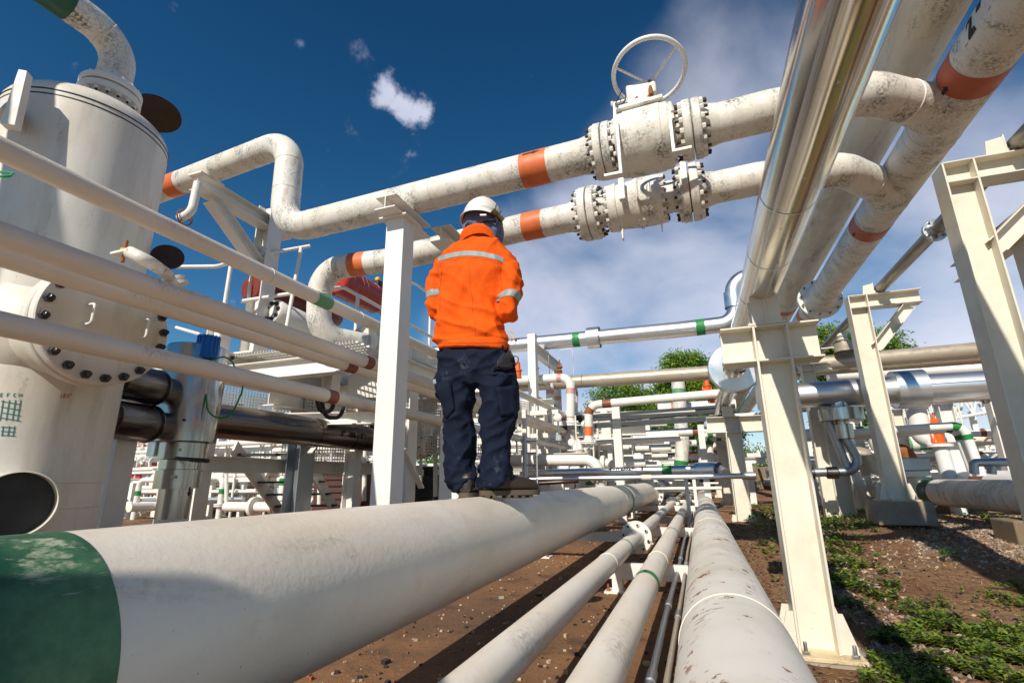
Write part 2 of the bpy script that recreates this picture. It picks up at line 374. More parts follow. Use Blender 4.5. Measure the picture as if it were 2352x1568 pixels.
m_, t_, b_ = mat_new('green_mottled'); g = G(t_)
c = g.mix(g.rng(g.noise(3, 6, .65), .35, .7), (.008, .07, .036, 1), (.13, .30, .15, 1)); c = g.mix(g.m('MULTIPLY', g.rng(g.noise(7, 8, .75, (1, .5, 1), off=4), .56, .64), g.rng(g.n('ShaderNodeSeparateXYZ', {0: g.tc}).outputs[2], .10, .19)), c, (.45, .48, .34, 1))  # mottled green; paler patches gather towards the top of the pipe
c = g.mix(g.rng(g.noise(40, 4, .7, (1, .15, 1), off=9), .66, .72), c, (.25, .32, .24, 1)); t_.links.new(c, b_.inputs['Base Color']); b_.inputs['Roughness'].default_value = .5; t_.links.new(g.bump(g.noise(50, 5), .3, .003), b_.inputs['Normal']); M['green_mottled'] = m_
def stencil(text, size, mapf, mat, name, parent, bold=False):
    """lettering as thin mesh wrapped by mapf(u, v)"""
    cu = bpy.data.curves.new('lettering', 'FONT'); cu.body = text; cu.size = size; cu.offset = .006*size/.1 if bold else 0; o = bpy.data.objects.new('lettering', cu); C.objects.link(o)
    dg = bpy.context.evaluated_depsgraph_get(); me = bpy.data.meshes.new_from_object(o.evaluated_get(dg)); bpy.data.objects.remove(o)
    vs = [mapf(v.co.x, v.co.y) for v in me.vertices]; fs = [list(p.vertices) for p in me.polygons]; return B().add(vs, fs).build(name, mat, parent, sharp=None)
def wrap(pipe, t, ang, dirn=1, ex=.0035, sx=1.):
    p, d = pipe.pt(t); d = d*dirn; side = d.cross(ZA).normalized()
    def f(u, v):
        al = ang-v/pipe.r; return p+d*(u*sx)+(ZA*math.cos(al)+side*math.sin(al))*(pipe.r+ex)
    return f
# ---------------- ground ----------------
ZS = -.74
def sm(x, a, b):
    t = max(0, min(1, (x-a)/(b-a))); return t*t*(3-2*t)
def soilz(x, y):
    if x < -.2: return -1.0
    z = -.86-.14*math.exp(-((y-3.0)/3.2)**2)*sm(x, -.1, .45)+.20*sm(y, 4.5, 8.5)
    if y < 25: z += .018*noise.noise(Vector((x*1.6, y*1.6, 0)))+.010*noise.noise(Vector((x*6, y*6, 3)))
    return z
def soil_mat():
    m_, t, b = mat_new('soil'); g = G(t)
    a = g.rng(g.noise(1.1, 6, .6), .35, .7); c = g.mix(a, (.25, .115, .048, 1), (.36, .21, .105, 1))
    c = g.mix(g.rng(g.noise(14, 7, .75), .48, .68), c, (.11, .055, .026, 1)); c = g.mix(g.rng(g.noise(55, 4, .7, (1, .4, 1)), .60, .72), c, (.42, .30, .18, 1))
    t.links.new(c, b.inputs['Base Color']); b.inputs['Roughness'].default_value = .95
    t.links.new(g.bump(g.m('ADD', g.noise(22, 8, .75), g.m('MULTIPLY', g.noise(5, 4), 1.5)), 1., .035), b.inputs['Normal']); M['soil'] = m_
soil_mat()
def slab_mat():
    m_, t, b = mat_new('slab'); g = G(t)
    a = g.rng(g.noise(.9, 7, .62), .35, .7); c = g.mix(a, (.27, .13, .055, 1), (.14, .075, .038, 1))
    c = g.mix(g.rng(g.noise(3.2, 8, .7, off=4), .5, .72), c, (.06, .04, .024, 1))
    c = g.mix(g.rng(g.noise(1.6, 9, .66, (1, .35, 1), .6, off=21), .635, .66), c, (.42, .37, .29, 1))
    c = g.mix(g.rng(g.noise(60, 4, .7, off=2), .58, .7), c, (.05, .03, .018, 1)); c = g.mix(g.rng(g.noise(95, 2, .6, off=7), .70, .74), c, (.5, .42, .3, 1))
    t.links.new(c, b.inputs['Base Color']); b.inputs['Roughness'].default_value = .85
    t.links.new(g.bump(g.m('ADD', g.noise(40, 7, .7), g.noise(6, 5)), .8, .012), b.inputs['Normal']); M['slab'] = m_
slab_mat()
xs = sorted(set([-1500, -300, -60, -20, -6, -1, -.25]+[round(-.2+i*.08, 3) for i in range(0, 76)]+[6.5, 7.5, 9, 12, 18, 40, 120, 400, 1500]))
ys = sorted(set([-400, -60, -12, -4]+[round(-1+i*.09, 3) for i in range(0, 150)]+[13.5, 15, 18, 22, 30, 60, 150, 500, 2500]))
vs = [V(x, y, soilz(x, y)) for y in ys for x in xs]; nx = len(xs)
g_ = B().add(vs, [(j*nx+i, j*nx+i+1, (j+1)*nx+i+1, (j+1)*nx+i) for j in range(len(ys)-1) for i in range(nx-1)])
g_.build('ground', M['soil'], kind='structure', loc=(0, 0, -1))
B().plate([(-45, -8, -1.2), (-.16, -8, -1.2), (-.16, 34, -1.2), (-45, 34, -1.2)], (0, 0, 1.2+ZS)).build('concrete_slab', M['slab'], kind='structure', loc=(0, 0, -1.2), sharp=20)
B().plate([(-46, 10.6, -.73), (-5.2, 10.6, -.73), (-5.2, 33, -.73), (-46, 33, -.73)], (0, 0, .06)).build('raised_slab', M['conc_dark'], kind='structure', loc=(0, 0, -.79))
# loose stones, litter, ground cover
def scatter(name, fn, n, zone, mat, mats=None, seed=1, kind='stuff', **k):
    rnd = random.Random(seed); b = B(); idx = []; c = 0
    while c < n:
        x, y = zone(rnd)
        if x is None: continue
        f0 = len(b.f); fn(b, x, y, rnd); c += 1
        if mats: idx += [rnd.randrange(len(mats))]*(len(b.f)-f0)
    ob = b.build(name, mat if not mats else mats[0], loc=(0, 0, -1), kind=kind, sharp=None, **k)
    if mats:
        for q in mats[1:]: ob.data.materials.append(q)
        ob.data.polygons.foreach_set('material_index', idx)
    return ob
def plain(name, col, rough=.8, trans=0):
    m_, t, b = mat_new(name); g = G(t); v = g.rng(g.noise(6, 3), .3, .7)
    t.links.new(g.mix(v, c4(col), c4([a*.62 for a in col])), b.inputs['Base Color']); b.inputs['Roughness'].default_value = rough
    if trans:
        tr = t.nodes.new('ShaderNodeBsdfTranslucent'); ms = t.nodes.new('ShaderNodeMixShader'); tr.inputs[0].default_value = c4([a*1.3 for a in col]); ms.inputs[0].default_value = trans
        out = [q for q in t.nodes if q.type == 'OUTPUT_MATERIAL'][0]; t.links.new(b.outputs[0], ms.inputs[1]); t.links.new(tr.outputs[0], ms.inputs[2]); t.links.new(ms.outputs[0], out.inputs[0])
    M[name] = m_; return m_
for i, c in enumerate([(.50, .38, .27), (.36, .28, .22), (.40, .20, .10), (.60, .50, .38), (.30, .25, .22)]): plain('stone%d' % i, c)
def stone(b, x, y, r):
    s = r.uniform(.007, .024)*(1+(y > 4)*.15); z = soilz(x, y)+s*.25
    ax = [V(r.gauss(0, 1), r.gauss(0, 1), r.gauss(0, .5)).normalized()]; ax.append(ax[0].orthogonal().normalized()); ax.append(ax[0].cross(ax[1]))
    c = V(x, y, z); k = [s*r.uniform(.7, 1.3), s*r.uniform(.6, 1.), s*r.uniform(.4, .8)]
    p = [c+ax[0]*k[0], c-ax[0]*k[0]*.9+ax[1]*k[1]*.3, c+ax[1]*k[1]*.9-ax[0]*k[0]*.2, c-ax[1]*k[1], c+ax[2]*k[2], c-ax[2]*k[2]*.9, c+ax[0]*k[0]*.6+ax[1]*k[1]*.7+ax[2]*k[2]*.3]
    b.add(p, [(0, 6, 4), (6, 2, 4), (2, 1, 4), (1, 3, 4), (3, 0, 4), (0, 5, 6), (6, 5, 2), (2, 5, 1), (1, 5, 3), (3, 5, 0)])
def zg(r):
    x = r.uniform(.35, 6.5); y = r.uniform(1.0, 11)
    d = noise.noise(Vector((x*.8, y*.8, 5)))+.25*(x > 1.2)+.1
    return (x, y) if d > r.uniform(-.1, .8) and x > .9+.1*y*0 else (None, None)
scatter('gravel', stone, 22000, zg, None, [M['stone%d' % i] for i in range(5)], 3)
def debris(b, x, y, r):
    s = r.uniform(.002, .009)*(1 if r.random() < .9 else 2); z = ZS+s*.4
    b.box((x, y, z), (s*r.uniform(.8, 2), s*r.uniform(.8, 2), s), (V(math.cos(s*900), math.sin(s*900), 0), V(-math.sin(s*900), math.cos(s*900), 0), ZA))
scatter('debris', debris, 1500, lambda r: (r.uniform(-1.6, -.18), 1+9*r.random()**1.4), None, [M['stone3'], M['stone0'], M['rust'], M['dark'], M['dark']], 5)
plain('straw', (.50, .36, .20)); plain('straw2', (.28, .17, .09)); plain('leaf_litter', (.20, .09, .04))
def straw(b, x, y, r):
    a = r.uniform(0, 6.28); L = r.uniform(.02, .12); w = r.uniform(.0012, .003); z = (soilz(x, y) if x > -.16 else ZS)+.004+r.random()*.015
    d = V(math.cos(a), math.sin(a), r.uniform(-.1, .25))*L; n = V(-math.sin(a), math.cos(a), 0)*w; c = V(x, y, z); m_ = c+d*.5+V(0, 0, L*.1)+n*3
    b.add([c-n, c+n, m_-n, m_+n, c+d], [(0, 1, 3, 2), (2, 3, 4)])
scatter('dry_straw', straw, 13000, lambda r: (r.uniform(-.12, 3.2), r.uniform(1.2, 9)), None, [M['straw'], M['straw2'], M['leaf_litter']], 6)
def litter(b, x, y, r):
    s = r.uniform(.008, .025); z = (soilz(x, y) if x > -.16 else ZS)+.006; a = r.uniform(0, 6.28); u = V(math.cos(a), math.sin(a), r.uniform(-.3, .3))*s; v = V(-math.sin(a), math.cos(a), r.uniform(-.4, .4))*s*.5; c = V(x, y, z)
    b.add([c-u, c-v*.9, c+u, c+v, c+V(0, 0, s*.3)], [(0, 1, 4), (1, 2, 4), (2, 3, 4), (3, 0, 4)])
scatter('leaf_litter', litter, 5200, lambda r: (r.uniform(-.2, .5) if r.random() < .6 else r.uniform(.1, 3), 1+8*r.random()), None, [M['leaf_litter'], M['straw2'], M['dark']], 8)
plain('leaf_a', (.19, .26, .035), .45, .25); plain('leaf_b', (.10, .20, .03), .45, .2); plain('leaf_c', (.28, .36, .05), .45, .3); plain('leaf_d', (.06, .05, .03), .6)
def leaf(b, c, d, n, L, w):
    s = d.cross(n).normalized()*w; b.add([c, c+d*L*.45+s+n*L*.06, c+d*L, c+d*L*.45-s+n*L*.06, c+d*L*.5-n*L*.04], [(0, 1, 4), (1, 2, 4), (2, 3, 4), (3, 0, 4)])
def weed(b, x, y, r, s=1.):
    z = soilz(x, y); h = r.uniform(.02, .07)*s; top = V(x+r.gauss(0, .01), y+r.gauss(0, .01), z+h)
    for k in range(r.randint(4, 7)):
        a = r.uniform(0, 6.28); el = r.uniform(-.1, .7); d = V(math.cos(a)*math.cos(el), math.sin(a)*math.cos(el), math.sin(el)); n = V(-math.cos(a)*math.sin(el), -math.sin(a)*math.sin(el), math.cos(el))
        leaf(b, top-V(0, 0, h*.5*r.random()), d, n, r.uniform(.022, .05)*s, r.uniform(.008, .015)*s)
WE = [(2210, 1490, 190, 70), (2110, 1440, 110, 50), (2330, 1440, 80, 70), (1985, 1370, 80, 36), (1945, 1320, 42, 40), (1930, 1240, 45, 20), (1760, 1175, 30, 30), (2270, 1185, 110, 12), (1990, 1262, 110, 12), (2040, 1560, 70, 25), (2040, 1215, 60, 10)]
def wz(r):
    k = r.random()
    if k < .85:
        e = WE[0 if k < .3 else r.randrange(len(WE))]; a = r.uniform(0, 6.283); q = math.sqrt(r.random())*1.12; p = at(e[0]+math.cos(a)*q*e[2], e[1]+math.sin(a)*q*e[3], Z=-.95)
        if p.y < .8 or p.y > 14 or p.x < .42: return None, None
        if noise.noise(Vector((p.x*4, p.y*4, 0)))+.4*noise.noise(Vector((p.x*11, p.y*11, 3))) < .06: return None, None
        return p.x, p.y
    x = r.uniform(.5, 6); y = r.uniform(1.0, 12); return (x, y) if noise.noise(Vector((x*1.4, y*1.4, 4))) > .36 else (None, None)
scatter('ground_cover', lambda b, x, y, r: weed(b, x, y, r, .85 if y < 5 else 1.0), 5400, wz, None, [M['leaf_a'], M['leaf_a'], M['leaf_b'], M['leaf_c'], M['leaf_d']], 9)
def zg2(r):
    x, y = r.choice([(.98, 8.2), (1.15, 10), (1.3, 7.2), (.9, 6.5), (1.5, 11.5), (4.2, 7.6), (3.9, 9.2), (4.7, 8.2)])
    return x+r.gauss(0, .22), y+r.gauss(0, .6)
scatter('weeds', lambda b, x, y, r: weed(b, x, y, r, 1.5), 700, zg2, None, [M['leaf_a'], M['leaf_b'], M['leaf_b'], M['leaf_c']], 19)
def sprig(label, x, y, h, seed, nl=26, cat='plant'):
    r = random.Random(seed); z = soilz(x, y); t = T('weed_plant', label, cat, (x, y, z)); b = B(); st = B()
    for k in range(4):
        a = r.uniform(0, 6.28); tip = V(x+math.cos(a)*h*.55, y+math.sin(a)*h*.55, z+h*r.uniform(.7, 1)); st.sweep([V(x, y, z-.01), V(x, y, z+h*.4), tip], .0025, 5)
        for q in range(nl//4):
            f = r.uniform(.35, 1); c = V(x, y, z+h*.2).lerp(tip, f); a2 = r.uniform(0, 6.28); el = r.uniform(-.2, .6); d = V(math.cos(a2)*math.cos(el), math.sin(a2)*math.cos(el), math.sin(el)); leaf(b, c, d, V(-d.x*.3, -d.y*.3, 1), h*r.uniform(.25, .4), h*.09)
    st.build('stem', M['leaf_b'], t); b.build('leaves', M['leaf_b'], t, sharp=None)
p = at(2192, 1335, Z=-.98); sprig('small bushy green weed alone on the gravel right of the nearest column', p.x, p.y, .15, 4, 40)
p = at(1935, 1240, Z=-.86); sprig('tall leafy weed beside the nearest column, at the left edge of the gravel', p.x, p.y, .2, 5, 40)
p = at(1990, 1255, Z=-.88); sprig('low leafy weed with spreading stems a step right of the taller weed', p.x, p.y, .13, 15, 30)

# ---------------- foreground ground-level pipes ----------------
def hitcyl(x, y, cx=-1.06, cz=-.28, r=.203):
    d = ray(x, y); a = d[0]**2+d[2]**2; b__ = -2*(d[0]*cx+d[2]*cz); c = cx*cx+cz*cz-r*r; return float(d[1]*(-b__-math.sqrt(max(0, b__*b__-4*a*c)))/(2*a))
P1 = Pipe('thick cream ground pipe under the worker, dark green paint at its near end', [(-1.06, -2.5, -.28), (-1.06, 40, -.28)], .203, M['white_pipe'], n=64)
P1.path = P1.path; t0 = P1.near(140, 1400)
te = hitcyl(276, 1430)+2.5; P1.band(te-.8, 1.6, M['green_mottled'], 'green_end_paint', ex=.0015)
# bring the green paint's right edge to the place seen in the photograph
P1.band((1420, 1148), .17, M['green_pale'], 'green_band'); P1.weld(P1.near(1408, 1150)-.12)
P1.flange(13.6, R_=.34, th=.05, nb=20, gap=.01, nr=.026); P1.flange(17.2, R_=.33, th=.05, nb=16, gap=.01)
P2 = Pipe('small cream pipe with a bolted flange, right of the thick pipe the worker stands on', [(-.575, -1, -.49), (-.575, 34, -.49)], .0595, M['white_pipe'], n=40)
P2.flange((1459, 1230), R_=.135, th=.022, nb=8, nr=.0165); P2.band((1437, 1262), .035, M['green_pale'], 'pale_green_band'); P2.flange(P2.near(1459, 1230)+6.5, R_=.135, th=.022, nb=8, nr=.0165)
P2.weld((1400, 1300), w=.01)
P3 = Pipe('small cream pipe with a bright green band marked with an arrow', [(-.296, -1, -.492), (-.296, 34, -.492)], .0600, M['white_pipe'], n=40)
P3.band((1482, 1342), .07, M['green_band'], 'green_band'); P3.band((1532, 1222), .05, M['green_pale'], 'pale_green_band'); P3.weld((1512, 1290), w=.01); P3.flange((1595, 1122), R_=.13, th=.022, nb=8)
P4 = Pipe('thick rust-stained cream pipe on the ground beside the nearest column', [(.0536, -1.5, -.527), (.0536, 40, -.527)], .17, None, n=64) if 0 else None
m_, t_, b_ = mat_new('stained_pipe'); g = G(t_)
c = g.mix(g.rng(g.noise(2.5, 6, .6), .4, .75), (.77, .72, .66, 1), (.60, .54, .44, 1))
gm = g.m('MULTIPLY', g.rng(g.noise(2.2, 8, .7, (2.2, .8, 2.2), off=6), .52, .66), g.rng(g.noise(34, 6, .7, (.4, 1.3, .4)), .5, .62)); c = g.mix(g.m('MULTIPLY', gm, .9), c, (.13, .085, .05, 1))
rs = g.m('MULTIPLY', g.rng(g.noise(13, 7, .66, (1, .8, 1), off=15), .60, .63), g.rng(g.noise(2.4, 2, .5, off=2), .36, .46)); c = g.mix(rs, c, (.25, .085, .02, 1))
t_.links.new(c, b_.inputs['Base Color']); b_.inputs['Roughness'].default_value = .48; t_.links.new(g.bump(g.noise(30, 5), .25, .004), b_.inputs['Normal']); M['stained_pipe'] = m_
P4 = Pipe('thick rust-stained cream pipe on the ground beside the nearest column', [(.0536, -1.5, -.527), (.0536, 40, -.527)], .17, M['stained_pipe'], n=64)
P4.weld((1690, 1500), w=.009, h=.003); P4.weld((1650, 1230), w=.01); P4.band((1622, 1172), .05, M['green_pale'], 'pale_green_band')
def arrow_on(pipe, t, ang, L, w, mat=None, axis=1, nm='arrow_mark', ex=.0035):
    """flat arrow wrapped on a pipe; ang = angle round the pipe from +Z towards the camera-side horizontal normal"""
    p, d = pipe.pt(t); d = d*axis; side = d.cross(ZA).normalized()
    out = (ZA*math.cos(ang)+side*math.sin(ang)); tg = d.cross(out)
    pts = [(-L*.5, -w*.22), (L*.05, -w*.22), (L*.05, -w*.5), (L*.5, 0), (L*.05, w*.5), (L*.05, w*.22), (-L*.5, w*.22)]
    def P_(a, c_):
        th_ = c_/pipe.r; return p+d*a+(out*math.cos(th_)+tg*math.sin(th_))*(pipe.r+ex)
    vs = [P_(a, c_) for a, c_ in pts]; b = B(); b.add(vs+[P_(.05*L, 0), P_(-.5*L, 0)], [(0, 1, 7, 8), (8, 7, 5, 6), (2, 3, 7), (3, 4, 7)])
    return b.build(nm, mat or M['ink'], pipe.root, sharp=None)
arrow_on(P3, P3.near(1482, 1342), 0, .035, .028, ex=.0045)
def support(label, y, x0, x1, ztop, posts, h=.09, w=.05, brown=False, group='low beams under the ground pipes'):
    t = T('pipe_support', label, 'pipe support', ((x0+x1)/2, y, ZS), group)
    b = B().ext([(-w/2, -h), (w/2, -h), (w/2, 0), (-w/2, 0)], (x0, y, ztop), (x1, y, ztop)); b.build('beam', M['white'], t, bev=.004)
    for x in posts:
        B().box((x, y, (ztop-h+ZS)/2+.006), (.07, .06, ztop-h-ZS-.012)).build('post', M['white'], t); B().box((x, y, ZS+.006), (.17, .15, .012)).build('foot_plate', M['white'], t)
        for sx in (-1, 1): B().nut((x+sx*.06, y-.045, ZS+.012), ZA, .013, .014, .03).build('anchor_bolt', M['rust'], t)
support('white steel beam under the two small pipes, nearest to the camera, its end lit', 3.79, -.69, -.13, -.556, (-.60,), h=.10, w=.06)
support('low white beam reaching from under the thick pipe to the bolted flange', 5.2, -1.75, -.52, -.49, (-1.55,), h=.085)
support('third low white beam under the small pipes, beyond the bolted flange', 6.6, -.72, -.1, -.556, (-.66,), h=.1)
support('fourth low white beam under the small pipes', 8.4, -.75, -.08, -.556, (-.7,), h=.1)
support('low white beam far along the small pipes, before the big flange', 10.6, -1.5, -.05, -.5, (-1.3, -.15), h=.1)
support('farthest low white beam under the small pipes', 13.5, -1.5, -.05, -.5, (-1.3, -.15), h=.1)
for q, (x, y0, r_) in enumerate(((-.205, .2, .013), (-.155, 0, .011), (-.10, .5, .009))):
    pts = [V(x+.004*math.sin(i*1.7+q), y0+i*.8, ZS+.02+.12*(q < 2)+.003*math.sin(i*2.1)) for i in range(26)]
    c_ = Pipe(['thin grey conduit nearest to the green-banded pipe', 'middle thin grey conduit between the small pipe and the stained pipe', 'thin grey conduit lowest beside the stained pipe'][q], pts, r_, M['galv'] if q != 1 else M['tan_clad'], br=.3, cat='conduit', name='conduit', n=12)
    for t in (1.6, 2.6, 4.2, 6.1): B().cyl(c_.pt(t)[0], c_.pt(t)[0]+V(0, .09, 0), r_*1.35, n=12).build('coupling', M['galv'], c_.root)

# ---------------- overhead pipes along the rack ----------------
def XZ(th, d): return d*math.cos(R(th)), d*math.sin(R(th))
x1, z1 = .533, 1.30
O1 = Pipe('overhead silver clad pipe with lengthwise seams, closest to the camera', [(x1, -1.2, z1), (x1, 24, z1)], .128, M['alu_grimy'], n=64)
for px in ((1790, 430), (1757, 570), (1729, 665)): O1.band(px, .012, M['alu'], 'strap', ex=.002)
b = B()
for k in range(10): b.nut(O1.pt(2.2+k*.55)[0]+V(.128*math.sin(-.05), 0, -.128), V(0, 0, -1), .006, .004)
for a, y0, y1 in ((R(-38), 1.1, 8), (R(18), .5, 3.2), (R(4), 3.0, 8), (R(60), .5, 8)):
    o = V(math.sin(a), 0, -math.cos(a))*.1285; tg = V(math.cos(a), 0, math.sin(a))*.006; b.plate([V(x1, y0, z1)+o-tg, V(x1, y0, z1)+o+tg, V(x1, y1, z1)+o+tg, V(x1, y1, z1)+o-tg], o.normalized()*.0025)
b.build('cladding_seam', M['alu'], O1.root)
x2, z2 = XZ(60.2, 3.6)
O2 = Pipe('wide stained white pipe high above, half hidden by the silver pipe', [(x2, -2, z2), (x2, 26, z2)], .25, M['white_under'], n=64)
O2.band((1800, 692), .22, M['red_band'], 'red_band'); O2.weld((1788, 740), w=.03, h=.006); O2.weld((2100, 140))
O3 = Pipe('white overhead pipe with two welded tees, red arrow bands and stencilled size', [(1.884, -1, 2.46), (1.884, 26, 2.46)], .1705, M['white_dirty'], n=64)
O3.band((2262, 165), .19, M['red_band'], 'red_band'); O3.band((2004, 512), .21, M['red_band'], 'red_band'); O3.band((1862, 722), .22, M['red_band'], 'red_band')
arrow_on(O3, O3.near(2200, 150), R(118), .075, .05, axis=-1); arrow_on(O3, O3.near(1985, 508), R(118), .085, .05, axis=-1)
fo = O3.flange((1888, 690), R_=.285, th=.035, nb=12, nr=.021, bl=1.4, hub=True)
for px in ((2150, 320), (2075, 205+40), (2060, 470)): O3.weld(px)
O4 = Pipe('dark grimy insulated pipe on brackets at the far right of the rack', [(2.84, -1, 2.715), (2.84, 30, 2.715)], .074, M['stained_dark'], n=40)
O4.flange((2150, 530), R_=.13, th=.022, nb=8, mat=M['zinc'], nr=.014)

def Icol(t, x, y, z0, z1_, w, d, tf=.014, tw=.012, mat='cream', name='shaft'):
    return B().ext(Hprof(d, w, tf, tw), (x, y, z0), (x, y, z1_), up=V(-1, 0, 0)).build(name, M[mat], t, bev=.002)
def rackcol(label, x, y, z0, z1_, w, d, beam=None, bh=.2, plinth=None, brace=None, mat='cream', gus=True, base=True, bd=None, cat='steel column'):
    t = T('steel_column', label, cat, (x, y, z0)); Icol(t, x, y, z0+.02, z1_-.002, w, d, mat=mat)
    bd = bd or d
    if beam:
        for a0, a1 in beam:
            B().ext(Hprof(bd, bh, .012, .010), (a0, y, z1_-bh/2), (a1, y, z1_-bh/2)).build('stub_beam', M[mat], t, bev=.002)
        b = B()
        for s in (-1, 1):
            for z in (z1_-.006, z1_-bh+.006): b.box((x, y+s*(d/4+.002), z), (w-.03, d/2-.006, .011))
        b.build('stiffener', M[mat], t)
    if base:
        B().box((x, y, z0+.011), (w+.21, d+.17, .022)).build('base_plate', M['cream_rusty' if mat == 'cream' else mat], t, bev=.003)
        if gus:
            for sx in (-1, 1):
                for sy in (-1, 1):
                    X0 = x+sx*(w/2+.001); yy = y+sy*(d/2-.012)
                    B().plate([(X0, yy, z0+.023), (X0+sx*.085, yy, z0+.023), (X0+sx*.085, yy, z0+.06), (X0+sx*.035, yy, z0+.23), (X0, yy, z0+.23)], (0, .011, 0)).build('gusset', M[mat], t)
        for sx in (-1, 1):
            for sy in (-1, 1):
                B().nut((x+sx*(w/2-.03 if sx < 0 else w/2+.055), y+sy*(d/2+.045), z0+.022), ZA, .021, .02, .05).build('anchor_bolt', M['zinc'], t)
    if plinth:
        h, s = plinth; b = B().plate([(x-s, y-s*.8, z0-h), (x+s, y-s*.8, z0-h), (x+s, y+s*.8, z0-h), (x-s, y+s*.8, z0-h)], (0, 0, h-.001)); b.build('concrete_plinth', M['conc'], t, bev=.012)
    if brace:
        for p0, p1, h_ in brace: B().ext(Hprof(d*.8, h_, .010, .008), p0, p1, up=None).build('brace', M[mat], t, bev=.002)
    return t
YM = 3.7
tM = rackcol('cream steel column nearest to the camera, cross-shaped head carrying the silver pipe', .542, YM, -.982, .985, .215, .205, beam=[(.235, .4335), (.6505, .83)], bh=.245, plinth=(.06, .265))
sh = T('pipe_shoe', 'cream welded pipe shoe between the silver pipe and the nearest column head', 'pipe shoe', (.533, YM, .986))
B().box((.53, YM, .995), (.235, .20, .014)).build('base_plate', M['cream'], sh, bev=.002); B().box((.53, YM, 1.09), (.012, .19, .176)).build('web', M['cream'], sh)
for s in (-1, 1): B().plate([(.445, YM+s*.08, 1.003), (.445, YM+s*.08, 1.2), (.5, YM+s*.08, 1.18), (.57, YM+s*.08, 1.18), (.62, YM+s*.08, 1.2), (.62, YM+s*.08, 1.003)], (0, .01, 0)).build('stiffener', M['cream'], sh)
tM2 = rackcol('second cream column of the rack, under the silver pipe beyond the nearest one', .60, 9.2, -.80, .985, .24, .22, beam=[(.2, .479), (.721, 1.05)], bh=.26, plinth=(.06, .26))
B().box((.55, 9.2, 1.07), (.16, .16, .165)).build('pipe_shoe', M['cream'], label='small welded shoe between the silver pipe and the second rack column', cat='pipe shoe')
rackcol('third rack column under the silver pipe, small in the distance', .62, 14.5, -.80, .985, .24, .22, beam=[(.2, .499), (.741, 1.05)], bh=.26)
rackcol('fourth rack column under the silver pipe, farthest along', .62, 20, -.80, .985, .24, .22, beam=[(.2, .499), (.741, 1.05)], bh=.26)
# insulation discs round the flanges of the silver pipe
def disc(label, y, r_, w):
    t = T('insulation_box', label, 'insulation box', (x1-.03, y, z1-.2)); c = V(x1-.02, y, z1-.04)
    B().lathe(c, YA, [(0, .13), (0, r_-.004), (.004, r_), (w-.004, r_), (w, r_-.004), (w, .13)], 48, False).build('drum', M['alu_disc'], t)
    B().lathe(c+V(0, w-.012, 0), YA, [(0, r_), (.006, r_+.006), (.012, r_)], 48, False).build('rim', M['alu_disc'], t)
disc('round aluminium insulation box on the silver pipe just behind the nearest column', 6.35, .285, .16); disc('second round insulation box, small, behind the second column', 13.4, .28, .2)
def bracketcol(label, px, py_top, pxbot, X, Y, zt, z0, w, d, reach, plinth, pxy=None):
    bh = .20
    return rackcol(label, X, Y, z0, zt, w, d, beam=[(X-w/2+.015, X+w/2-.015), (X+w/2+.001, X+reach)], bh=bh, plinth=plinth,
                   brace=[(V(X+w/2, Y, zt-bh-.62), V(X+reach*.80, Y, zt-bh-.02), .15)])
c2 = at(1985, 690, Y=8.6); c2b = at(2062, 1145, Y=8.6)
t2 = bracketcol('cream column with a braced bracket, standing on a concrete plinth by the right-hand pipes', 0, 0, 0, (c2.x+c2b.x)/2-.06, 8.6, 2.64, -.33, .25, .22, .80, (.30, .33))
c3 = at(2240, 560, Y=5.0)
t3 = bracketcol('large cream column with a braced bracket at the right edge of the picture', 0, 0, 0, c3.x-.01, 5.0, 2.64, -.95, .235, .21, .95, None)
for lab, X, Y in (('cream angle clamp beside the dark pipe on the far bracket', 2.74, 8.6), ('cream angle clamp beside the dark pipe on the near bracket', 2.74, 5.0)):
    t = T('pipe_clamp', lab, 'pipe clamp', (X, Y, 2.64)); B().plate([(X-.14, Y-.08, 2.643), (X, Y-.08, 2.643), (X, Y-.08, 2.80), (X-.12, Y-.08, 2.78)], (0, .01, 0)).build('cleat', M['cream'], t)
    B().box((X+.006, Y, 2.73), (.012, .17, .17)).build('stop_plate', M['cream'], t); B().nut((X+.02, Y-.05, 2.66), ZA, .02, .03).build('bolt', M['galv'], t)
t = T('steel_column', 'cream column stub with crossing beams cut by the right edge of the picture', 'steel column', (3.35, 4.9, -.7))
pc = at(2330, 560, Y=5.6); Icol(t, pc.x+.12, 5.6, -.7, pc.z, .2, .2); B().ext(Hprof(.2, .2, .01, .008), (pc.x+.02, 4.95, pc.z+.1), (pc.x+.02, 6.6, pc.z+.1)).build('stub_beam', M['cream'], t)
B().ext(Hprof(.2, .2, .01, .008), (pc.x+.02, 5.6, pc.z+.1), (pc.x+1.2, 5.6, pc.z+.1)).build('cross_beam', M['cream'], t)

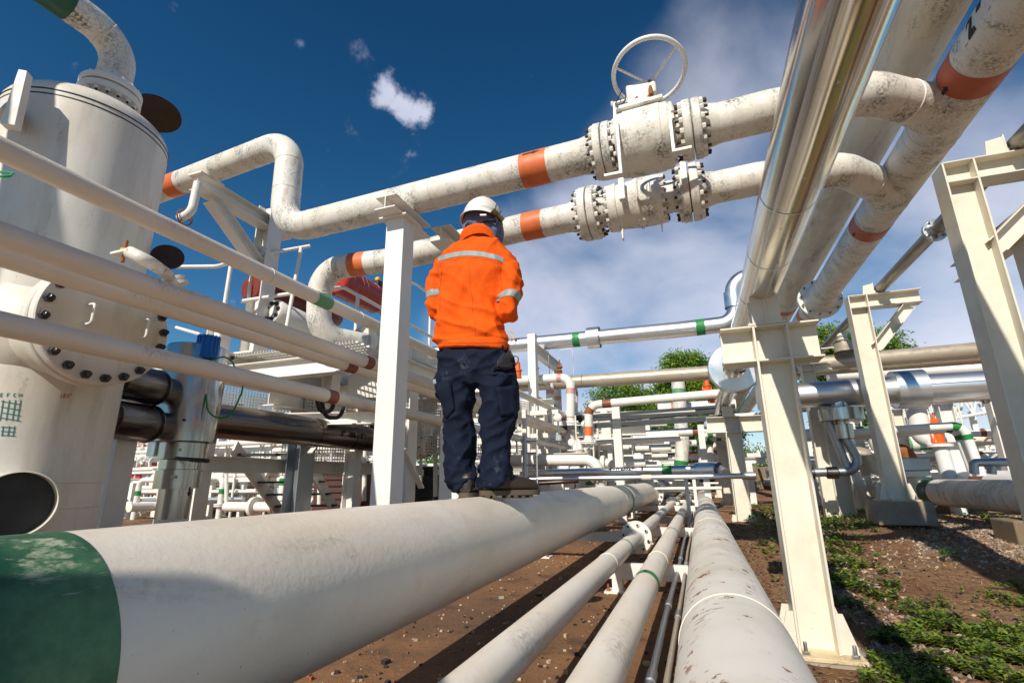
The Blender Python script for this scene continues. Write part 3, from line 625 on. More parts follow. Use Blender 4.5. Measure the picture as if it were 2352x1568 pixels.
# ---------------- upper cross pipes with the valves ----------------
zv = 2.42
a = at(1765, 255, Z=zv); c1 = V(-3.68, 3.51, zv)
V1 = Pipe('upper cross pipe carrying the handwheel valve, rising in an S-bend at its left end', [(-8.5, 3.92, 3.494), (-3.70, 3.52, 3.494), (-3.66, 3.51, zv), a, (1.3, a.y+.05, zv), (1.884, 3.80, zv)], .1365, M['white_dirty'], br=.33, n=48, )
V1.band((1232, 385), .22, M['orange_band'], 'orange_band'); V1.band((405, 420), .22, M['orange_band'], 'red_brown_band')
for px in ((655, 375), (655, 440), (600, 340), (720, 520), (1000, 440), (900, 465), (1640, 285)): V1.weld(px, w=.012)
b0 = at(1745, 410, Z=zv); b1 = at(1200, 523, Z=zv); b2 = at(890, 599, Z=zv); b3 = V(-4.10, b2.y+.25, zv)
V2 = Pipe('lower cross pipe behind the worker, bending down at its left end', [(-2.95, 7.2, 1.62), (-3.72, 4.9, 1.62), (-3.93, 4.45, 1.62), (-3.95, 4.40, zv), b2, b1, b0, (1.35, b0.y+.1, zv), (1.884, 4.88, zv)], .1365, M['white_dirty'], br=.30, n=48)
V2.band((1227, 517), .2, M['orange_band'], 'orange_band'); V2.band((826, 602), .2, M['orange_band'], 'orange_band')
for px in ((800, 610), (745, 620), (735, 680), (1290, 500), (1700, 420)): V2.weld(px, w=.012)
arrow_on(V1, V1.near(1232, 385), R(62), .15, .05, axis=1); arrow_on(V2, V2.near(1227, 517), R(50), .15, .05, axis=-1); arrow_on(V2, V2.near(826, 602), R(35), .14, .05, axis=-1)
for pp in (V1, V2):   # flared tee necks where the cross pipes meet the rack pipe
    e1_ = pp.path[-1]; de_ = (pp.path[-2]-e1_).normalized()
    B().lathe(e1_, de_, [(.05, .168), (.14, .166), (.20, .158), (.26, .147), (.33, .1395), (.40, .1372)], 40, False).build('tee_neck', M['white_dirty'], O3.root)
    B().lathe(e1_+de_*.40, de_, [(0, .136), (.004, .141), (.011, .141), (.015, .136)], 40, False).build('weld_seam', M['white'], O3.root)
def ringflange(b, p, d, R_, th, r_in, e=.006): b.lathe(p, d, [(0, r_in), (0, R_-e), (e, R_), (th-e, R_), (th, R_-e), (th, r_in)], 40, False)
def bolts(part, p, d, R_, n, nr, mat, h=1.2, st=.5, a0=.2, name='bolt'):
    u, v, _ = frame(Vector(d))
    for k in range(n):
        an = a0+2*math.pi*k/n; nutobj(Vector(p)+(u*math.cos(an)+v*math.sin(an))*R_, d, nr, nr*h, nr*st*1.2, name, mat, part)
MW = M['white_dirty']
def mid(pipe, px): return pipe.pt(pipe.near(*px))
# valve 1
pa, d1 = mid(V1, (1388, 343)); pb, _ = mid(V1, (1590, 294)); d = (pb-pa).normalized(); L = (pb-pa).length; cen = pa+d*L*.46
tv1 = T('gate_valve', 'big white grimy valve with the round handwheel on top of the upper cross pipe', 'valve', cen-V(0, 0, .25)); up = ZA
bR = .235; cb0, cb1 = mid(V1, (1424, 334))[0], mid(V1, (1538, 306))[0]; Lb = (cb1-cb0).length
B().lathe(cb0, d, [(-.012, .15), (-.012, bR-.02), (0, bR-.005), (.01, bR), (.05, bR), (.055, bR+.006), (Lb-.055, bR+.006), (Lb-.05, bR), (Lb-.01, bR), (Lb, bR-.005), (Lb+.012, bR-.02), (Lb+.012, .15)], 56, True).build('body', MW, tv1)
for e_, dd in ((pa, d), (pb, -d)):
    f = B(); f.lathe(e_, dd, [(.004, .12), (.004, .206), (.01, .212), (.055, .212), (.06, .206), (.06, .165), (.09, .15), (.2, .15)], 40, False); f = f.build('end_flange', MW, tv1); bolts(f, e_+dd*.058, dd, .182, 16, .021, M['white'], 1.3, 1.0)
    bolts(f, (cb0 if dd == d else cb1)-dd*.012, -dd, .195, 14, .017, M['white'], 1.2, .6, .1)
    pf = B(); pf.lathe(e_, -dd, [(.004, .12), (.004, .206), (.01, .212), (.055, .212), (.06, .206), (.06, .175), (.11, .15), (.17, .138)], 40, False); pf = pf.build('flange', MW, V1.root); bolts(pf, e_-dd*.058, -dd, .182, 16, .021, M['white'], 1.3, 1.0)
cc = cb0.lerp(cb1, .48); top = cc+up*(bR-.01)
B().box(top+up*.012, (.34, .30, .03), (d, up.cross(d), up)).build('top_pad', MW, tv1, bev=.004)
pad = B().lathe(top+up*.025, up, [(0, .15), (.02, .15), (.02, .125), (.09, .118), (.13, .095), (.14, .0)], 32).build('bonnet', M['white'], tv1); bolts(pad, top+up*.045, up, .137, 10, .014, M['rust'])
gb = top+up*.18
B().box(gb+d*.02, (.22, .17, .13), (d, up.cross(d), up)).build('gear_box', M['white'], tv1, bev=.015)
B().cyl(gb-d*.08, gb-d*.2, .011).nut(gb-d*.2, -d, .02, .02).build('stop_screw', M['white'], tv1)
wc = at(1493, 193, Y=cc.y-.06); rc = at(1492, 158, Y=cc.y-.03); wn = (V(0, .30, 1)).normalized()
hw = T('handwheel', '', '', wc) if 0 else None
B().cyl(wc-wn*.14, wc+wn*.015, .018, n=14).build('stem', M['rust'], tv1); hub = B().ell(wc, (.033, .033, .03)).build('wheel_hub', M['rust'], tv1)
R_w = .262; u, v_, _ = frame(wn); rim_c = wc+wn*.11+V(0, -.03, 0)
u = XA; v_ = wn.cross(u)
B().sweep([rim_c+u*(R_w*math.cos(2*math.pi*k/64))+v_*(R_w*math.sin(2*math.pi*k/64)) for k in range(65)], .0175, 14, False).build('handwheel_rim', M['white_clean'], tv1)
for an in (85, 205, 325): B().cyl(wc, rim_c+(u*math.cos(R(an))+v_*math.sin(R(an)))*R_w, .0105, .0095, 12).build('spoke', M['white_clean'], tv1)
for s, px in ((0, (1418, 300)), (1, (1537, 255))):      # tall flat angle brackets and grease fittings
    q = at(px[0], px[1], Y=cc.y-.27); h0, h1 = (.10, -.34) if s == 0 else (.0, -.32); sx = -1 if s == 0 else 1
    B().box(q+V(0, .03, (h0+h1)/2), (.02, .06, h0-h1)).box(q+V(sx*.062, .03, h1+.009), (.104, .0596, .018)).build('angle_bracket', M['white'], tv1)
    g0 = at((1407, 1540)[s], (300, 248)[s], Y=cc.y-.20); B().lathe(g0, V(-.1, -.25, .9), [(-.10, .014), (-.03, .014), (-.03, .022), (.0, .022), (.02, .017), (.04, .017), (.045, .008)], 12).build('grease_fitting', M['white'], tv1)
ps = at(1410, 237, Y=cc.y-.2); B().plate([ps+V(-.006, 0, 0), ps+V(.006, 0, .0), ps+V(.012, 0, -.14), ps+V(-.012, 0, -.14)], (0, .01, 0)).build('lug', M['white'], tv1)
w0 = at(1410, 250, Y=cc.y-.2)
for wq, e1 in enumerate(((1430, 205), (1440, 212))):
    e = at(*e1, Z=rim_c.z-.02); B().sweep(fillet([w0, w0.lerp(e, .55)+V(.02*(wq*2-1), 0, -.03), e], .2), .004, 6).build('cord', M['hose'], label=['left', 'right'][wq]+' black cord from the handwheel rim down to the lug', cat='cord')
pl = at(1452, 203, Z=rim_c.z-.01); B().sweep(fillet([w0.lerp(w0, 1), w0.lerp(e, .3), e], .1), .004, 6) if 0 else None
gt = T('green_padlock_cover', 'small glossy green cup hanging at the handwheel rim', 'lock cover', pl); B().lathe(pl, V(.6, -.5, -.6), [(0, .001), (.0, .022), (.015, .033), (.04, .036), (.04, .030), (.018, .026)], 20, True).build('cup', M['green_wire'], gt); B().cyl(pl, pl+V(.02, -.02, -.03), .01).build('pin', M['galv'], gt)
# valve 2
q1, _ = mid(V2, (1356, 488)); q2, _ = mid(V2, (1585, 440)); d = (q2-q1).normalized(); v0, v1_ = mid(V2, (1412, 474))[0], mid(V2, (1512, 455))[0]; Lb = (v1_-v0).length
tv2 = T('ball_valve', 'flanged white grimy valve without handwheel on the lower cross pipe', 'valve', v0.lerp(v1_, .5)-V(0, 0, .25))
B().lathe(v0, d, [(-.035, .14), (-.035, .215), (.03, .222), (.035, .222), (.04, .205), (Lb*.45, .215), (Lb*.6, .235), (Lb*.62, .222), (Lb-.03, .222), (Lb+.03, .215), (Lb+.03, .14)], 48).build('body', MW, tv2)
for e_, dd in ((q1, d), (q2, -d)):
    f = B().lathe(e_, dd, [(.005, .12), (.005, .245), (.011, .252), (.068, .252), (.075, .245), (.075, .18), (.11, .15), (.15, .142)], 44, False).build('end_flange', MW, tv2); bolts(f, e_+dd*.073, dd, .218, 16, .024, M['white'], 1.3, .9)
    B().cyl(e_+dd*.14, (v0 if dd == d else v1_), .142, .15, 36).build('neck', MW, tv2)
    bb = B().lathe(v0-d*.034 if dd == d else v1_+d*.029, -dd, [(0, .215), (.006, .215), (.006, .14)], 40, False).build('body_flange', MW, tv2); bolts(bb, (v0-d*.038 if dd == d else v1_+d*.034), -dd, .192, 16, .021, M['white'], 1.5, .5)
    pf = B().lathe(e_, -dd, [(.005, .12), (.005, .245), (.011, .252), (.068, .252), (.075, .245), (.075, .19), (.13, .155), (.2, .138)], 44, False).build('flange', MW, V2.root); bolts(pf, e_-dd*.073, -dd, .218, 16, .024, M['white'], 1.3, .9)
    B().cyl(e_-d*.006, e_+d*.006, .17, n=32).build('gasket', M['rust'], tv2)
cv = v0.lerp(v1_, .62); bp = at(1470, 522, Y=cv.y-.12); f = B().lathe(cv+V(0, -.04, -.2), V(0, -.35, -1), [(0, .055), (.022, .055), (.028, .05), (.028, 0)], 24).build('drain_cover', M['white'], tv2); bolts(f, cv+V(0, -.04, -.2)+V(0, -.35, -1).normalized()*.027, V(0, -.35, -1), .04, 6, .008, M['white'])
for px in ((1430, 540), (1520, 520)): q = at(px[0], px[1], Y=cv.y-.02); B().plate([q+V(-.012, 0, .12), q+V(.012, 0, .12), q+V(.004, 0, -.03), q+V(-.004, 0, -.03)], (0, .06, 0)).build('leg_fin', M['white'], tv2)
for px in ((1428, 432), (1570, 395)): q = at(px[0], px[1], Y=cv.y-.27); B().box(q, (.05, .06, .24)).build('hanger_bracket', M['white'], tv2, bev=.004)

# unseen posts added behind the camera; they cast the shade on the vessel and on the near end of the thick pipe
B().lathe((-1.02, -1.2, 0), ZA, [(-.8, .15), (1.30, .15), (1.33, .12), (1.33, 0)], 24, False).build('shade_post', M['white'], label='unseen capped post added behind the camera to shade the thick pipe', cat='pipe')

stencil('12 " /B2', .15, wrap(O3, hitcyl(2216, 118, 1.884, 2.46, .1705)+1.0, R(103), -1, .0015, 1.), M['ink'], 'stencil', O3.root, True)
# ---------------- left: rail of four cream pipes ----------------
def LP(label, th, X, r, px_end=None, y1=26): 
    return Pipe(label, [(X, -.9, -X*math.tan(R(180-th))), (X, y1, -X*math.tan(R(180-th)))], r, M['white_pipe'], n=36)
L1 = LP('uppermost long cream pipe crossing the left side, with a pale green band', 152.5, -2.55, .050)
L1.band((740, 690), .16, M['green_pale'], 'pale_green_band'); L1.weld((620, 628), w=.012); L1.weld((818, 742), w=.008); L1.weld((1140, 880), w=.01, mat=M['rust'])
L2 = LP('second long cream pipe from the top on the left, front one of a close pair', 159.0, -2.55, .053)
L2.band((843, 828), .10, M['brown_band'], 'brown_band'); L2.flange((1302, 988), R_=.16, th=.03, nb=10, bm=M['rust']); L2.band((1340, 1000), .07, M['brown_band'], 'brown_band')
L3 = LP('cream pipe tucked just below and behind the second one on the left', 160.65, -2.75, .050)
L3.band((803, 838), .13, M['brown_band'], 'brown_band'); L3.band((1350, 1015), .07, M['brown_band'], 'brown_band')
L4 = LP('lowest long cream pipe on the left, passing in front of the bolted cover', 166.25, -2.55, .050)
L4.band((757, 912), .10, M['brown_band'], 'brown_band'); L4.weld((1160, 1010), w=.02); L4.flange((1312, 1035), R_=.13, th=.03, nb=8)
for k, (Y, X0) in enumerate(((6.4, -2.3), (9.2, -2.3), (13.2, -2.3), (18, -2.3))):
    t = T('rail_support', ['nearest', 'second', 'third', 'farthest'][k]+' white rung frame holding the long cream pipes beyond the worker', 'pipe support', (-2.62, Y, ZS), 'rung frames under the long cream pipes')
    for X in (-3.0, ): B().box((X, Y, .35), (.16, .16, 2.3)).build('post', M['white'], t)
    for z in (1.339-.068, .915-.068, .622-.064): B().ext(Rprof(.10, .08), (-3.0, Y, z-.04), (-2.36, Y, z-.04)).build('arm', M['white'], t)
# ---------------- left: main vessel ----------------
VC = V(-3.775, 1.841, 0); VR = .46; ZT = 2.352
tv = T('pressure_vessel', 'tall white vessel with domed top at the left edge, scuffed and streaked', 'vessel', VC+V(0, 0, ZS))
prof = [(ZS, VR)]+[(ZT, VR)]+[(ZT+.225*math.sin(R(a)), VR*math.cos(R(a))) for a in (8, 16, 25, 35, 45, 56, 68, 80)]+[(ZT+.225, .0)]
B().lathe(VC, ZA, prof, 96, False).build('shell', M['vessel_paint'], tv)
for z, h in ((ZT, .0035), (ZT-.035, .002), (.02, .003), (-.12, .002)): B().lathe(VC+V(0, 0, z), ZA, [(-.006, VR-.001), (-.003, VR+h), (.003, VR+h), (.006, VR-.001)], 96, False).build('weld_seam', M['dark'] if z > 2 else M['weld'], tv)
nz = VC+V(.085, .02, 0); tz = 2.53
n_ = B().lathe(nz+V(0, 0, tz), ZA, [(-.05, .16), (.06, .125), (.10, .125), (.10, .178), (.106, .183), (.142, .183), (.148, .178), (.148, .09)], 48, False).build('top_nozzle', M['white'], tv); bolts(n_, nz+V(0, 0, tz+.101), -ZA, .156, 16, .0155, M['white'], 1.4, .6)
zh_ = at(186, 30, X=nz.x).z; GN = Pipe('gooseneck pipe from the vessel top curving out of the picture, green paint at its end', [nz+V(0, 0, tz+.17), nz+V(0, 0, zh_), nz+V(-.1, -2.6, zh_)], .108, M['white_dirty'], br=.42, n=48)
tg_ = GN.near(158, 14); GN.band(tg_+.45, .9, M['green_dark'], 'green_paint'); GN.weld(.13); GN.weld(tg_-.22)
f_ = B().lathe(nz+V(0, 0, tz+.17), ZA, [(-.006, .09), (-.006, .178), (0, .183), (.036, .183), (.042, .178), (.042, .145), (.075, .122), (.12, .109)], 48, False).build('flange', M['white'], GN.root); bolts(f_, nz+V(0, 0, tz+.211), ZA, .156, 16, .0155, M['white'], 1.4, .4)
# side manway with bolted cover
mc = at(249, 746, Y=1.74); md_ = V(1, -.04, .0).normalized(); RM = .332
B().lathe(mc-md_*.75, md_, [(0, .26), (.62, .26)], 48, False).build('manway_neck', M['vessel_paint'], tv)
B().lathe(VC+V(0, -.05, mc.z), md_, [(0, .37), (VR*.62, .37), (VR*.62+.03, .365), (VR*.62+.14, .262)], 64, False).build('reinforcing_pad', M['vessel_paint'], tv)
B().lathe(mc-md_*.13, md_, [(0, .26), (0, RM-.006), (.006, RM), (.056, RM), (.062, RM-.006), (.062, .2)], 72, False).build('manway_flange', M['vessel_paint'], tv)
B().lathe(mc-md_*.068, md_, [(0, RM-.03), (.01, RM-.03)], 48).build('gasket', M['dark'], tv)
bl = B().lathe(mc-md_*.058, md_, [(0, .1), (0, RM-.008), (.006, RM-.002), (.052, RM-.002), (.058, RM-.008), (.058, 0)], 72, False).build('manway_cover', M['vessel_paint'], tv)
u, v_, _ = frame(md_)
for k in range(20):
    a = 2*math.pi*(k+.35)/20; c_ = mc+(u*math.cos(a)+v_*math.sin(a))*(RM-.037); nutobj(c_, md_, .0235, .026, .022, 'nut', M['black_bolt'], bl, M['black_bolt'])
for px in ((200, 722), (325, 756)):
    q = at(px[0], px[1], X=mc.x+.002); h = .055
    B().sweep(fillet([q+V(0, 0, h), q+V(.05, 0, h), q+V(.05, 0, -h), q+V(0, 0, -h)], .02), .0075, 10).build('handle', M['white_clean'], bl)
# lower access opening
oc = at(98, 1166, Y=1.42); od = (oc-VC); od.z = 0; od.normalize()
oc2 = VC+od*VR; oc2.z = oc.z
B().lathe(oc2-od*.12, od, [(0, .165), (.26, .165), (.262, .158), (.0, .158)], 48, False).build('access_sleeve', M['vessel_paint'], tv)
B().lathe(oc2+od*.045, od, [(0, .157), (.004, .157), (.004, 0)], 40, False).build('opening_shade', M['dark'], tv)  # dark disc stands in for the shade inside the sleeve
# lifting trunnion at the left shoulder
p0, p1 = at(48, 160, Y=1.30), at(14, 285, Y=1.30); dd = (p1-p0).normalized(); sd = V(.8, .6, 0)
B().plate([p0-sd*.012, p0+sd*.03, p1+sd*.04, p1-sd*.03], V(-.03, .045, 0)).build('lifting_plate', M['white'], tv, bev=.003)
q = at(22, 240, Y=1.42); B().plate([q+V(-.05, 0, .1), q+V(.10, .10, .08), q+V(.10, .10, -.10), q+V(-.03, 0, -.12)], V(0, .02, 0)).build('lug_plate', M['vessel_paint'], tv)
B().cyl(at(20, 270, Y=1.33), at(48, 235, Y=1.5), .05, n=20).build('trunnion', M['vessel_paint'], tv)
B().sweep(fillet([at(-20, 402, Y=1.2), at(20, 408, Y=1.2), at(30, 398, Y=1.3), at(0, 395, Y=1.3)], .03), .006, 8).build('green_cable', M['green_wire'], label='short loop of green cable at the left edge, in front of the vessel', cat='cable')
# inked grid and letters on the vessel
def onshell(a, z, r_=VR+.0015): return VC+V(r_*math.sin(a), -r_*math.cos(a), z)
def stroke(b, pts, w=.0022):
    for (a0_, z0_), (a1_, z1_) in zip(pts, pts[1:]):
        n = 4
        for k in range(n):
            A = [onshell(a0_+(a1_-a0_)*(k+i)/n, z0_+(z1_-z0_)*(k+i)/n) for i in (0, 1)]; e = A[1]-A[0]; nr = (A[0]-VC); nr.z = 0; nr.normalize(); s_ = e.cross(nr).normalized()*w
            b.add([A[0]-s_, A[0]+s_, A[1]+s_, A[1]-s_], [(0, 1, 2, 3)])
def hitshell(x, y):
    d_ = Vector(ray(x, y)); a_ = d_.x**2+d_.y**2; b__ = -2*(d_.x*VC.x+d_.y*VC.y); c_ = VC.x**2+VC.y**2-VR**2; D = b__*b__-4*a_*c_; t_ = (-b__-math.sqrt(max(D, 0)))/(2*a_); p_ = d_*t_
    return math.atan2(p_.x-VC.x, -(p_.y-VC.y)), p_.z
s0_, s1_ = hitshell(38, 300), hitshell(86, 300); sxm = VC.x+VR*math.sin((s0_[0]+s1_[0])/2); sym = VC.y-VR*math.cos((s0_[0]+s1_[0])/2)
B().cyl((sxm-.14*3.4, sym-3.4, ZS), (sxm-.14*3.4, sym-3.4, 5.6), max(.05, VR*abs(math.sin(s1_[0])-math.sin(s0_[0]))/2), n=24).build('shade_mast', M['white'], label='tall unseen mast added behind the camera on the left to shade the vessel', cat='mast')  # unseen mast, added only to throw shade on the vessel's left side
b = B()
for yy in (925, 938, 951, 963): stroke(b, [hitshell(2, yy-4), hitshell(48, yy+4)])
for xx in (8, 22, 36, 48): stroke(b, [hitshell(xx, 918), hitshell(xx-8, 966)])
for yy in (980, 990, 999): stroke(b, [hitshell(2, yy), hitshell(36, yy+2)])
for xx in (8, 22, 34): stroke(b, [hitshell(xx, 978), hitshell(xx-4, 1001)])
for x_, L in ((2, 'E'), (17, 'F'), (31, 'C'), (44, 'H')):
    y_ = 903; S_ = {'E': [[(5, 0), (0, 0), (-1, 8), (4, 8)], [(0, 4), (4, 4)]], 'F': [[(6, 0), (0, 0), (-1, 8)], [(0, 4), (4, 4)]], 'C': [[(6, 1), (2, 0), (0, 4), (1, 8), (5, 8)]], 'H': [[(1, 0), (-1, 8)], [(7, 0), (5, 8)], [(0, 4), (6, 4)]]}[L]
    for s_ in S_: stroke(b, [hitshell(x_+u_, y_+w_) for u_, w_ in s_], .0018)
b.build('teal_marks', M['teal_ink'], tv, sharp=None, kind='stuff')
b = B()
for s_ in ([(142, 903), (139, 915)], [(149, 903), (146, 907), (150, 910), (146, 914), (144, 911), (150, 906), (149, 903)], [(156, 905), (153, 909), (156, 914), (159, 909), (156, 905)], [(163, 903), (161, 905), (163, 907), (165, 905), (163, 903)]): stroke(b, [hitshell(*q) for q in s_], .0016)
b.build('red_marks', M['red_ink'], tv, sharp=None)
# rusty blind discs
def blind(label, px, Y, r_, nrm, arm=None):
    c_ = at(px[0], px[1], Y=Y); t = T('blind_disc', label, 'blind flange', c_); nrm = V(*nrm).normalized(); B().lathe(c_, nrm, [(-.009, 0), (-.009, r_-.002), (-.007, r_), (.007, r_), (.009, r_-.002), (.009, 0)], 40, False).build('disc', M['dark_rust'], t)
    if arm: B().cyl(c_, V(*arm), .02).build('arm', M['white'], t)
blind('dark rusty round plate behind the top of the vessel', (358, 262), 2.25, .175, (-.25, .15, 1))
blind('dark rusty round plate above the davit arm, right of the vessel', (385, 590), 2.35, .105, (.75, -.6, .25))
tdv = T('davit', 'white davit arm with a threaded pin, above the bolted manway cover', 'davit', at(285, 582, Y=1.62))
q0 = at(285, 582, Y=1.62); B().box(q0, (.13, .06, .014)).build('end_plate', M['white'], tdv, bev=.002); B().cyl(q0-V(0, 0, .05), q0+V(0, 0, .075), .009, n=10).build('threaded_pin', M['rust'], tdv); B().nut(q0+V(0, 0, .008), ZA, .02, .02).build('nut', M['yellow'], tdv)
B().sweep(fillet([q0+V(.04, 0, 0), at(340, 600, Y=1.66), at(385, 630, Y=1.95), at(395, 655, Y=2.1)], .2), .034, 16).build('arm', M['white_dirty'], tdv)
B().lathe(at(396, 640, Y=2.1), V(.3, .5, -1), [(0, .03), (0, .07), (.02, .07), (.02, .055), (.035, .055), (.035, .075), (.055, .075), (.055, 0)], 28, False).build('hinge_flange', M['white'], tdv)
# ---------------- insulated silver pot with its pipes ----------------
ts = T('insulated_pot', 'vertical stainless clad pot left of centre, lit on its right half', 'insulated vessel', (-4.03, 3.1, ZS)); sc_ = V(-4.03, 3.1, 0)
B().lathe(sc_, ZA, [(.335, .06), (.335, .235), (.34, .24), (1.135, .235), (1.15, .23), (1.16, .05)], 48, False).build('jacket', M['alu_z'], ts)
B().lathe(sc_, ZA, [(ZS, .12), (-.02, .12)], 32, False).build('lower_pipe', M['alu_z'], ts)
for z0_, z1_, r_ in ((-.03, .12, .165), (.12, .2, .15), (.2, .335, .185)): B().lathe(sc_, ZA, [(z0_, .1), (z0_, r_), (z1_-.004, r_), (z1_, .1)], 32, False).build('flange_cover', M['alu_z'], ts)
B().lathe(sc_, ZA, [(-.36, .1215), (-.26, .1215)], 32, False).build('white_label', M['white_clean'], ts)
a = at(434, 1130, Y=2.98); B().plate([a+V(.005, 0, -.03), a+V(.03, 0, 0), a+V(.012, 0, 0), a+V(.012, 0, .04), a+V(-.002, 0, .04), a+V(-.002, 0, 0), a+V(-.02, 0, 0)], V(0, -.004, 0)).build('arrow_mark', M['ink'], ts)
for z in (.5, .9): B().box(sc_+V(.17, -.165, z), (.05, .012, .018)).build('latch', M['steel_dark'], ts)
for z in (.06, .27): B().box(sc_+V(.12, -.13, z), (.05, .02, .02)).build('latch', M['steel_dark'], ts)
B().cyl(at(405, 1052, Y=2.95), at(440, 1055, Y=2.9), .014).cyl(at(438, 1055, Y=2.9), at(478, 1058, Y=2.9), .016).build('valve_lever', M['dark'], ts)
t = T('junction_cap', 'ribbed bright blue plastic cap on top of the stainless pot', 'plastic cap', at(473, 828, Y=3.05)); c_ = at(473, 826, Y=3.05)
B().lathe(c_, ZA, [(0, .075), (.02, .09), (.03, .083), (.20, .078), (.205, .07), (.205, 0)], 32, False).build('cap_body', M['blue_plastic'], t)
b = B()
for k in range(16): a_ = k*math.pi/8; b.box(c_+V(math.cos(a_)*.083, math.sin(a_)*.083, .12), (.012, .010, .17), (V(math.cos(a_), math.sin(a_), 0), V(-math.sin(a_), math.cos(a_), 0), ZA))
b.build('ribs', M['blue_plastic'], t); B().sweep(fillet([c_+V(.05, 0, -.01), c_+V(.25, 0, .02), c_+V(.42, .05, -.25), c_+V(.30, .05, -.52), c_+V(.12, 0, -.48), c_+V(.06, 0, -.3)], .15), .007, 8).build('green_cable', M['green_wire'], t)
for zz, lab, px in ((.82, 'upper', 895), (.47, 'lower', 975)):
    z = at(330, px, Y=2.75).z; t = T('clad_nozzle', lab+' dark clad pipe joining the vessel to the stainless pot', 'insulated pipe', (-3.9, 2.5, z-.1))
    aa, bb = V(-3.80, 2.15, z), V(-4.02, 3.0, z); e = (bb-aa).normalized(); LL = (bb-aa).length
    B().lathe(aa, e, [(0, .10), (.10, .115), (.2, .10), (.22, .135), (.55, .14), (.60, .11), (LL, .1)], 32, False).build('cladding', M['steel_dark'], t)
    for q_ in (.2, .58): B().lathe(aa+e*q_, e, [(0, .12), (.004, .145), (.012, .145), (.016, .12)], 32, False).build('strap', M['steel_dark'], t)
q = at(377, 1010, Y=3.0); B().lathe(V(q.x, q.y, q.z-.13), ZA, [(0, .05), (0, .105), (.32, .10), (.32, .0)], 28, False).build('small_clad_can', M['alu_z'], label='smaller grey clad can left of the stainless pot', cat='insulated vessel')
TP = Pipe('dark reflective clad pipe running back from the stainless pot, stencilled number on its side', [(-3.99, 3.2, .545), (-4.0, 6.1, .546), (-4.0, 6.9, .5)], .155, M['steel_dark'], n=40)
for px in ((720, 985), (800, 998), (825, 1002), (845, 1005)): TP.band(px, .02, M['steel_dark'], 'strap', ex=.004)
stencil('3"   -052-11261', .085, wrap(TP, TP.near(758, 1000)+.0, R(100), 1, .004, .9), M['ink'], 'stencil', TP.root, True)
stencil('12 " B2', .17, wrap(O3, O3.near(2252, 60)+.05, R(-245), -1), M['ink'], 'stencil', O3.root, True) if 0 else None
# ---------------- left: platform, frames, stairs ----------------
PX = -5.1
def steel(name, mat, parent, prof, p0, p1, up=None, **k): return B().ext(prof, p0, p1, up).build(name, M[mat], parent, **k)
tp = T('platform', 'white steel platform with bolted girders and mesh panels behind the left pipes', 'platform', (PX, 6, ZS))
steel('girder', 'white', tp, Hprof(.2, .34, .016, .012), (PX, 4.1, 1.31), (PX, 9.5, 1.31)); steel('girder', 'white', tp, Hprof(.2, .3, .016, .012), (-3.3, 5.2, 1.30), (-3.3, 11, 1.30))
for Y in (4.3, 5.9, 7.4, 9.0): steel('cross_beam', 'white', tp, Hprof(.15, .2, .012, .01), (PX+.1, Y, 1.22), (-3.4, Y, 1.22))
steel('end_beam', 'white', tp, Hprof(.2, .3, .016, .012), (PX-1.6, 4.1, 1.28), (PX-.1, 4.1, 1.28)); steel('low_beam', 'white', tp, Hprof(.14, .16, .012, .01), (-4.75, 3.7, .20), (-4.75, 9, .20)); steel('low_beam', 'white', tp, Hprof(.15, .14, .012, .01), (PX+.1, 4.4, .70), (-3.3, 4.9, .70))
b = B()
for i in range(40): b.box((PX+.12+i*.042, 6.8, 1.455), (.006, 5.0, .025))
for i in range(50): b.box((PX+.95, 4.35+i*.1, 1.455), (1.7, .007, .02))
b.build('floor_grating', M['white'], tp, sharp=None)
def mesh_panel(label, p, ux, uz, w, h, n, m_):
    b = B(); ux, uz = Vector(ux), Vector(uz); ny = ux.cross(uz)
    for i in range(n+1): b.box(p+ux*(w*i/n)+uz*h/2, (.010, .008, h), (ux, ny, uz))
    for j in range(m_+1): b.box(p+ux*w/2+uz*(h*j/m_)+ny*.009, (w, .008, .010), (ux, ny, uz))
    return b
for k, (p, w, h) in enumerate(((V(-4.6, 4.6, .72), 1.5, .42), (V(-3.9, 5.6, .75), 1.3, .5), (V(-3.35, 5.9, .35), 1.6, .4), (V(-5.0, 5.2, .1), 1.2, .5), (V(-3.35, 6.4, 1.0), 2.0, .3))):
    mesh_panel('', p, (.35, .93, 0), ZA, w, h, int(w/.04), int(h/.04)).build('mesh_panel', M['white'], tp, sharp=None)
for k, (y, z) in enumerate([(4.35, 1.44), (4.35, 1.33), (4.35, 1.22), (4.62, 1.42), (4.62, 1.3), (4.62, 1.18), (6.0, 1.4), (6.0, 1.28), (7.4, 1.4), (7.4, 1.28)]): B().nut((PX+.012, y, z), XA, .024, .02, .02).build('bolt', M['black_bolt'], tp, sharp=25)
# the frame on the platform that holds the S-bend pipe
tf = T('pipe_support', 'white column with a raking bracket holding up the S-bend pipe', 'pipe support', (PX+.02, 4.6, 1.48))
fx = -4.98; e0, e1 = at(470, 376, X=fx), at(618, 470, X=fx)
Icol(tf, fx, 4.55, 1.49, e1.z-.02, .22, .22, mat='white'); steel('top_beam', 'white', tf, Hprof(.2, .16, .012, .01), (fx, e0.y-.05, 3.27), (fx, e1.y+.35, 3.27)); steel('brace', 'white', tf, Hprof(.15, .14, .01, .008), (fx, e0.y+.15, 3.17), (fx, 4.5, 2.62)); B().box((fx, 4.55, 1.50), (.4, .4, .02)).build('base_plate', M['white'], tf)
B().box((fx, 3.6, 3.36), (.2, .3, .02)).build('pipe_pad', M['white'], tf)
dp = at(455, 420, X=-4.9); B().sweep(fillet([dp, at(440, 488, X=-4.9), at(412, 502, X=-5.05)], .15), .045, 16).build('drain_pipe', M['white_dirty'], label='short white bent drain pipe hanging under the pipe left of the S-bend', cat='pipe')
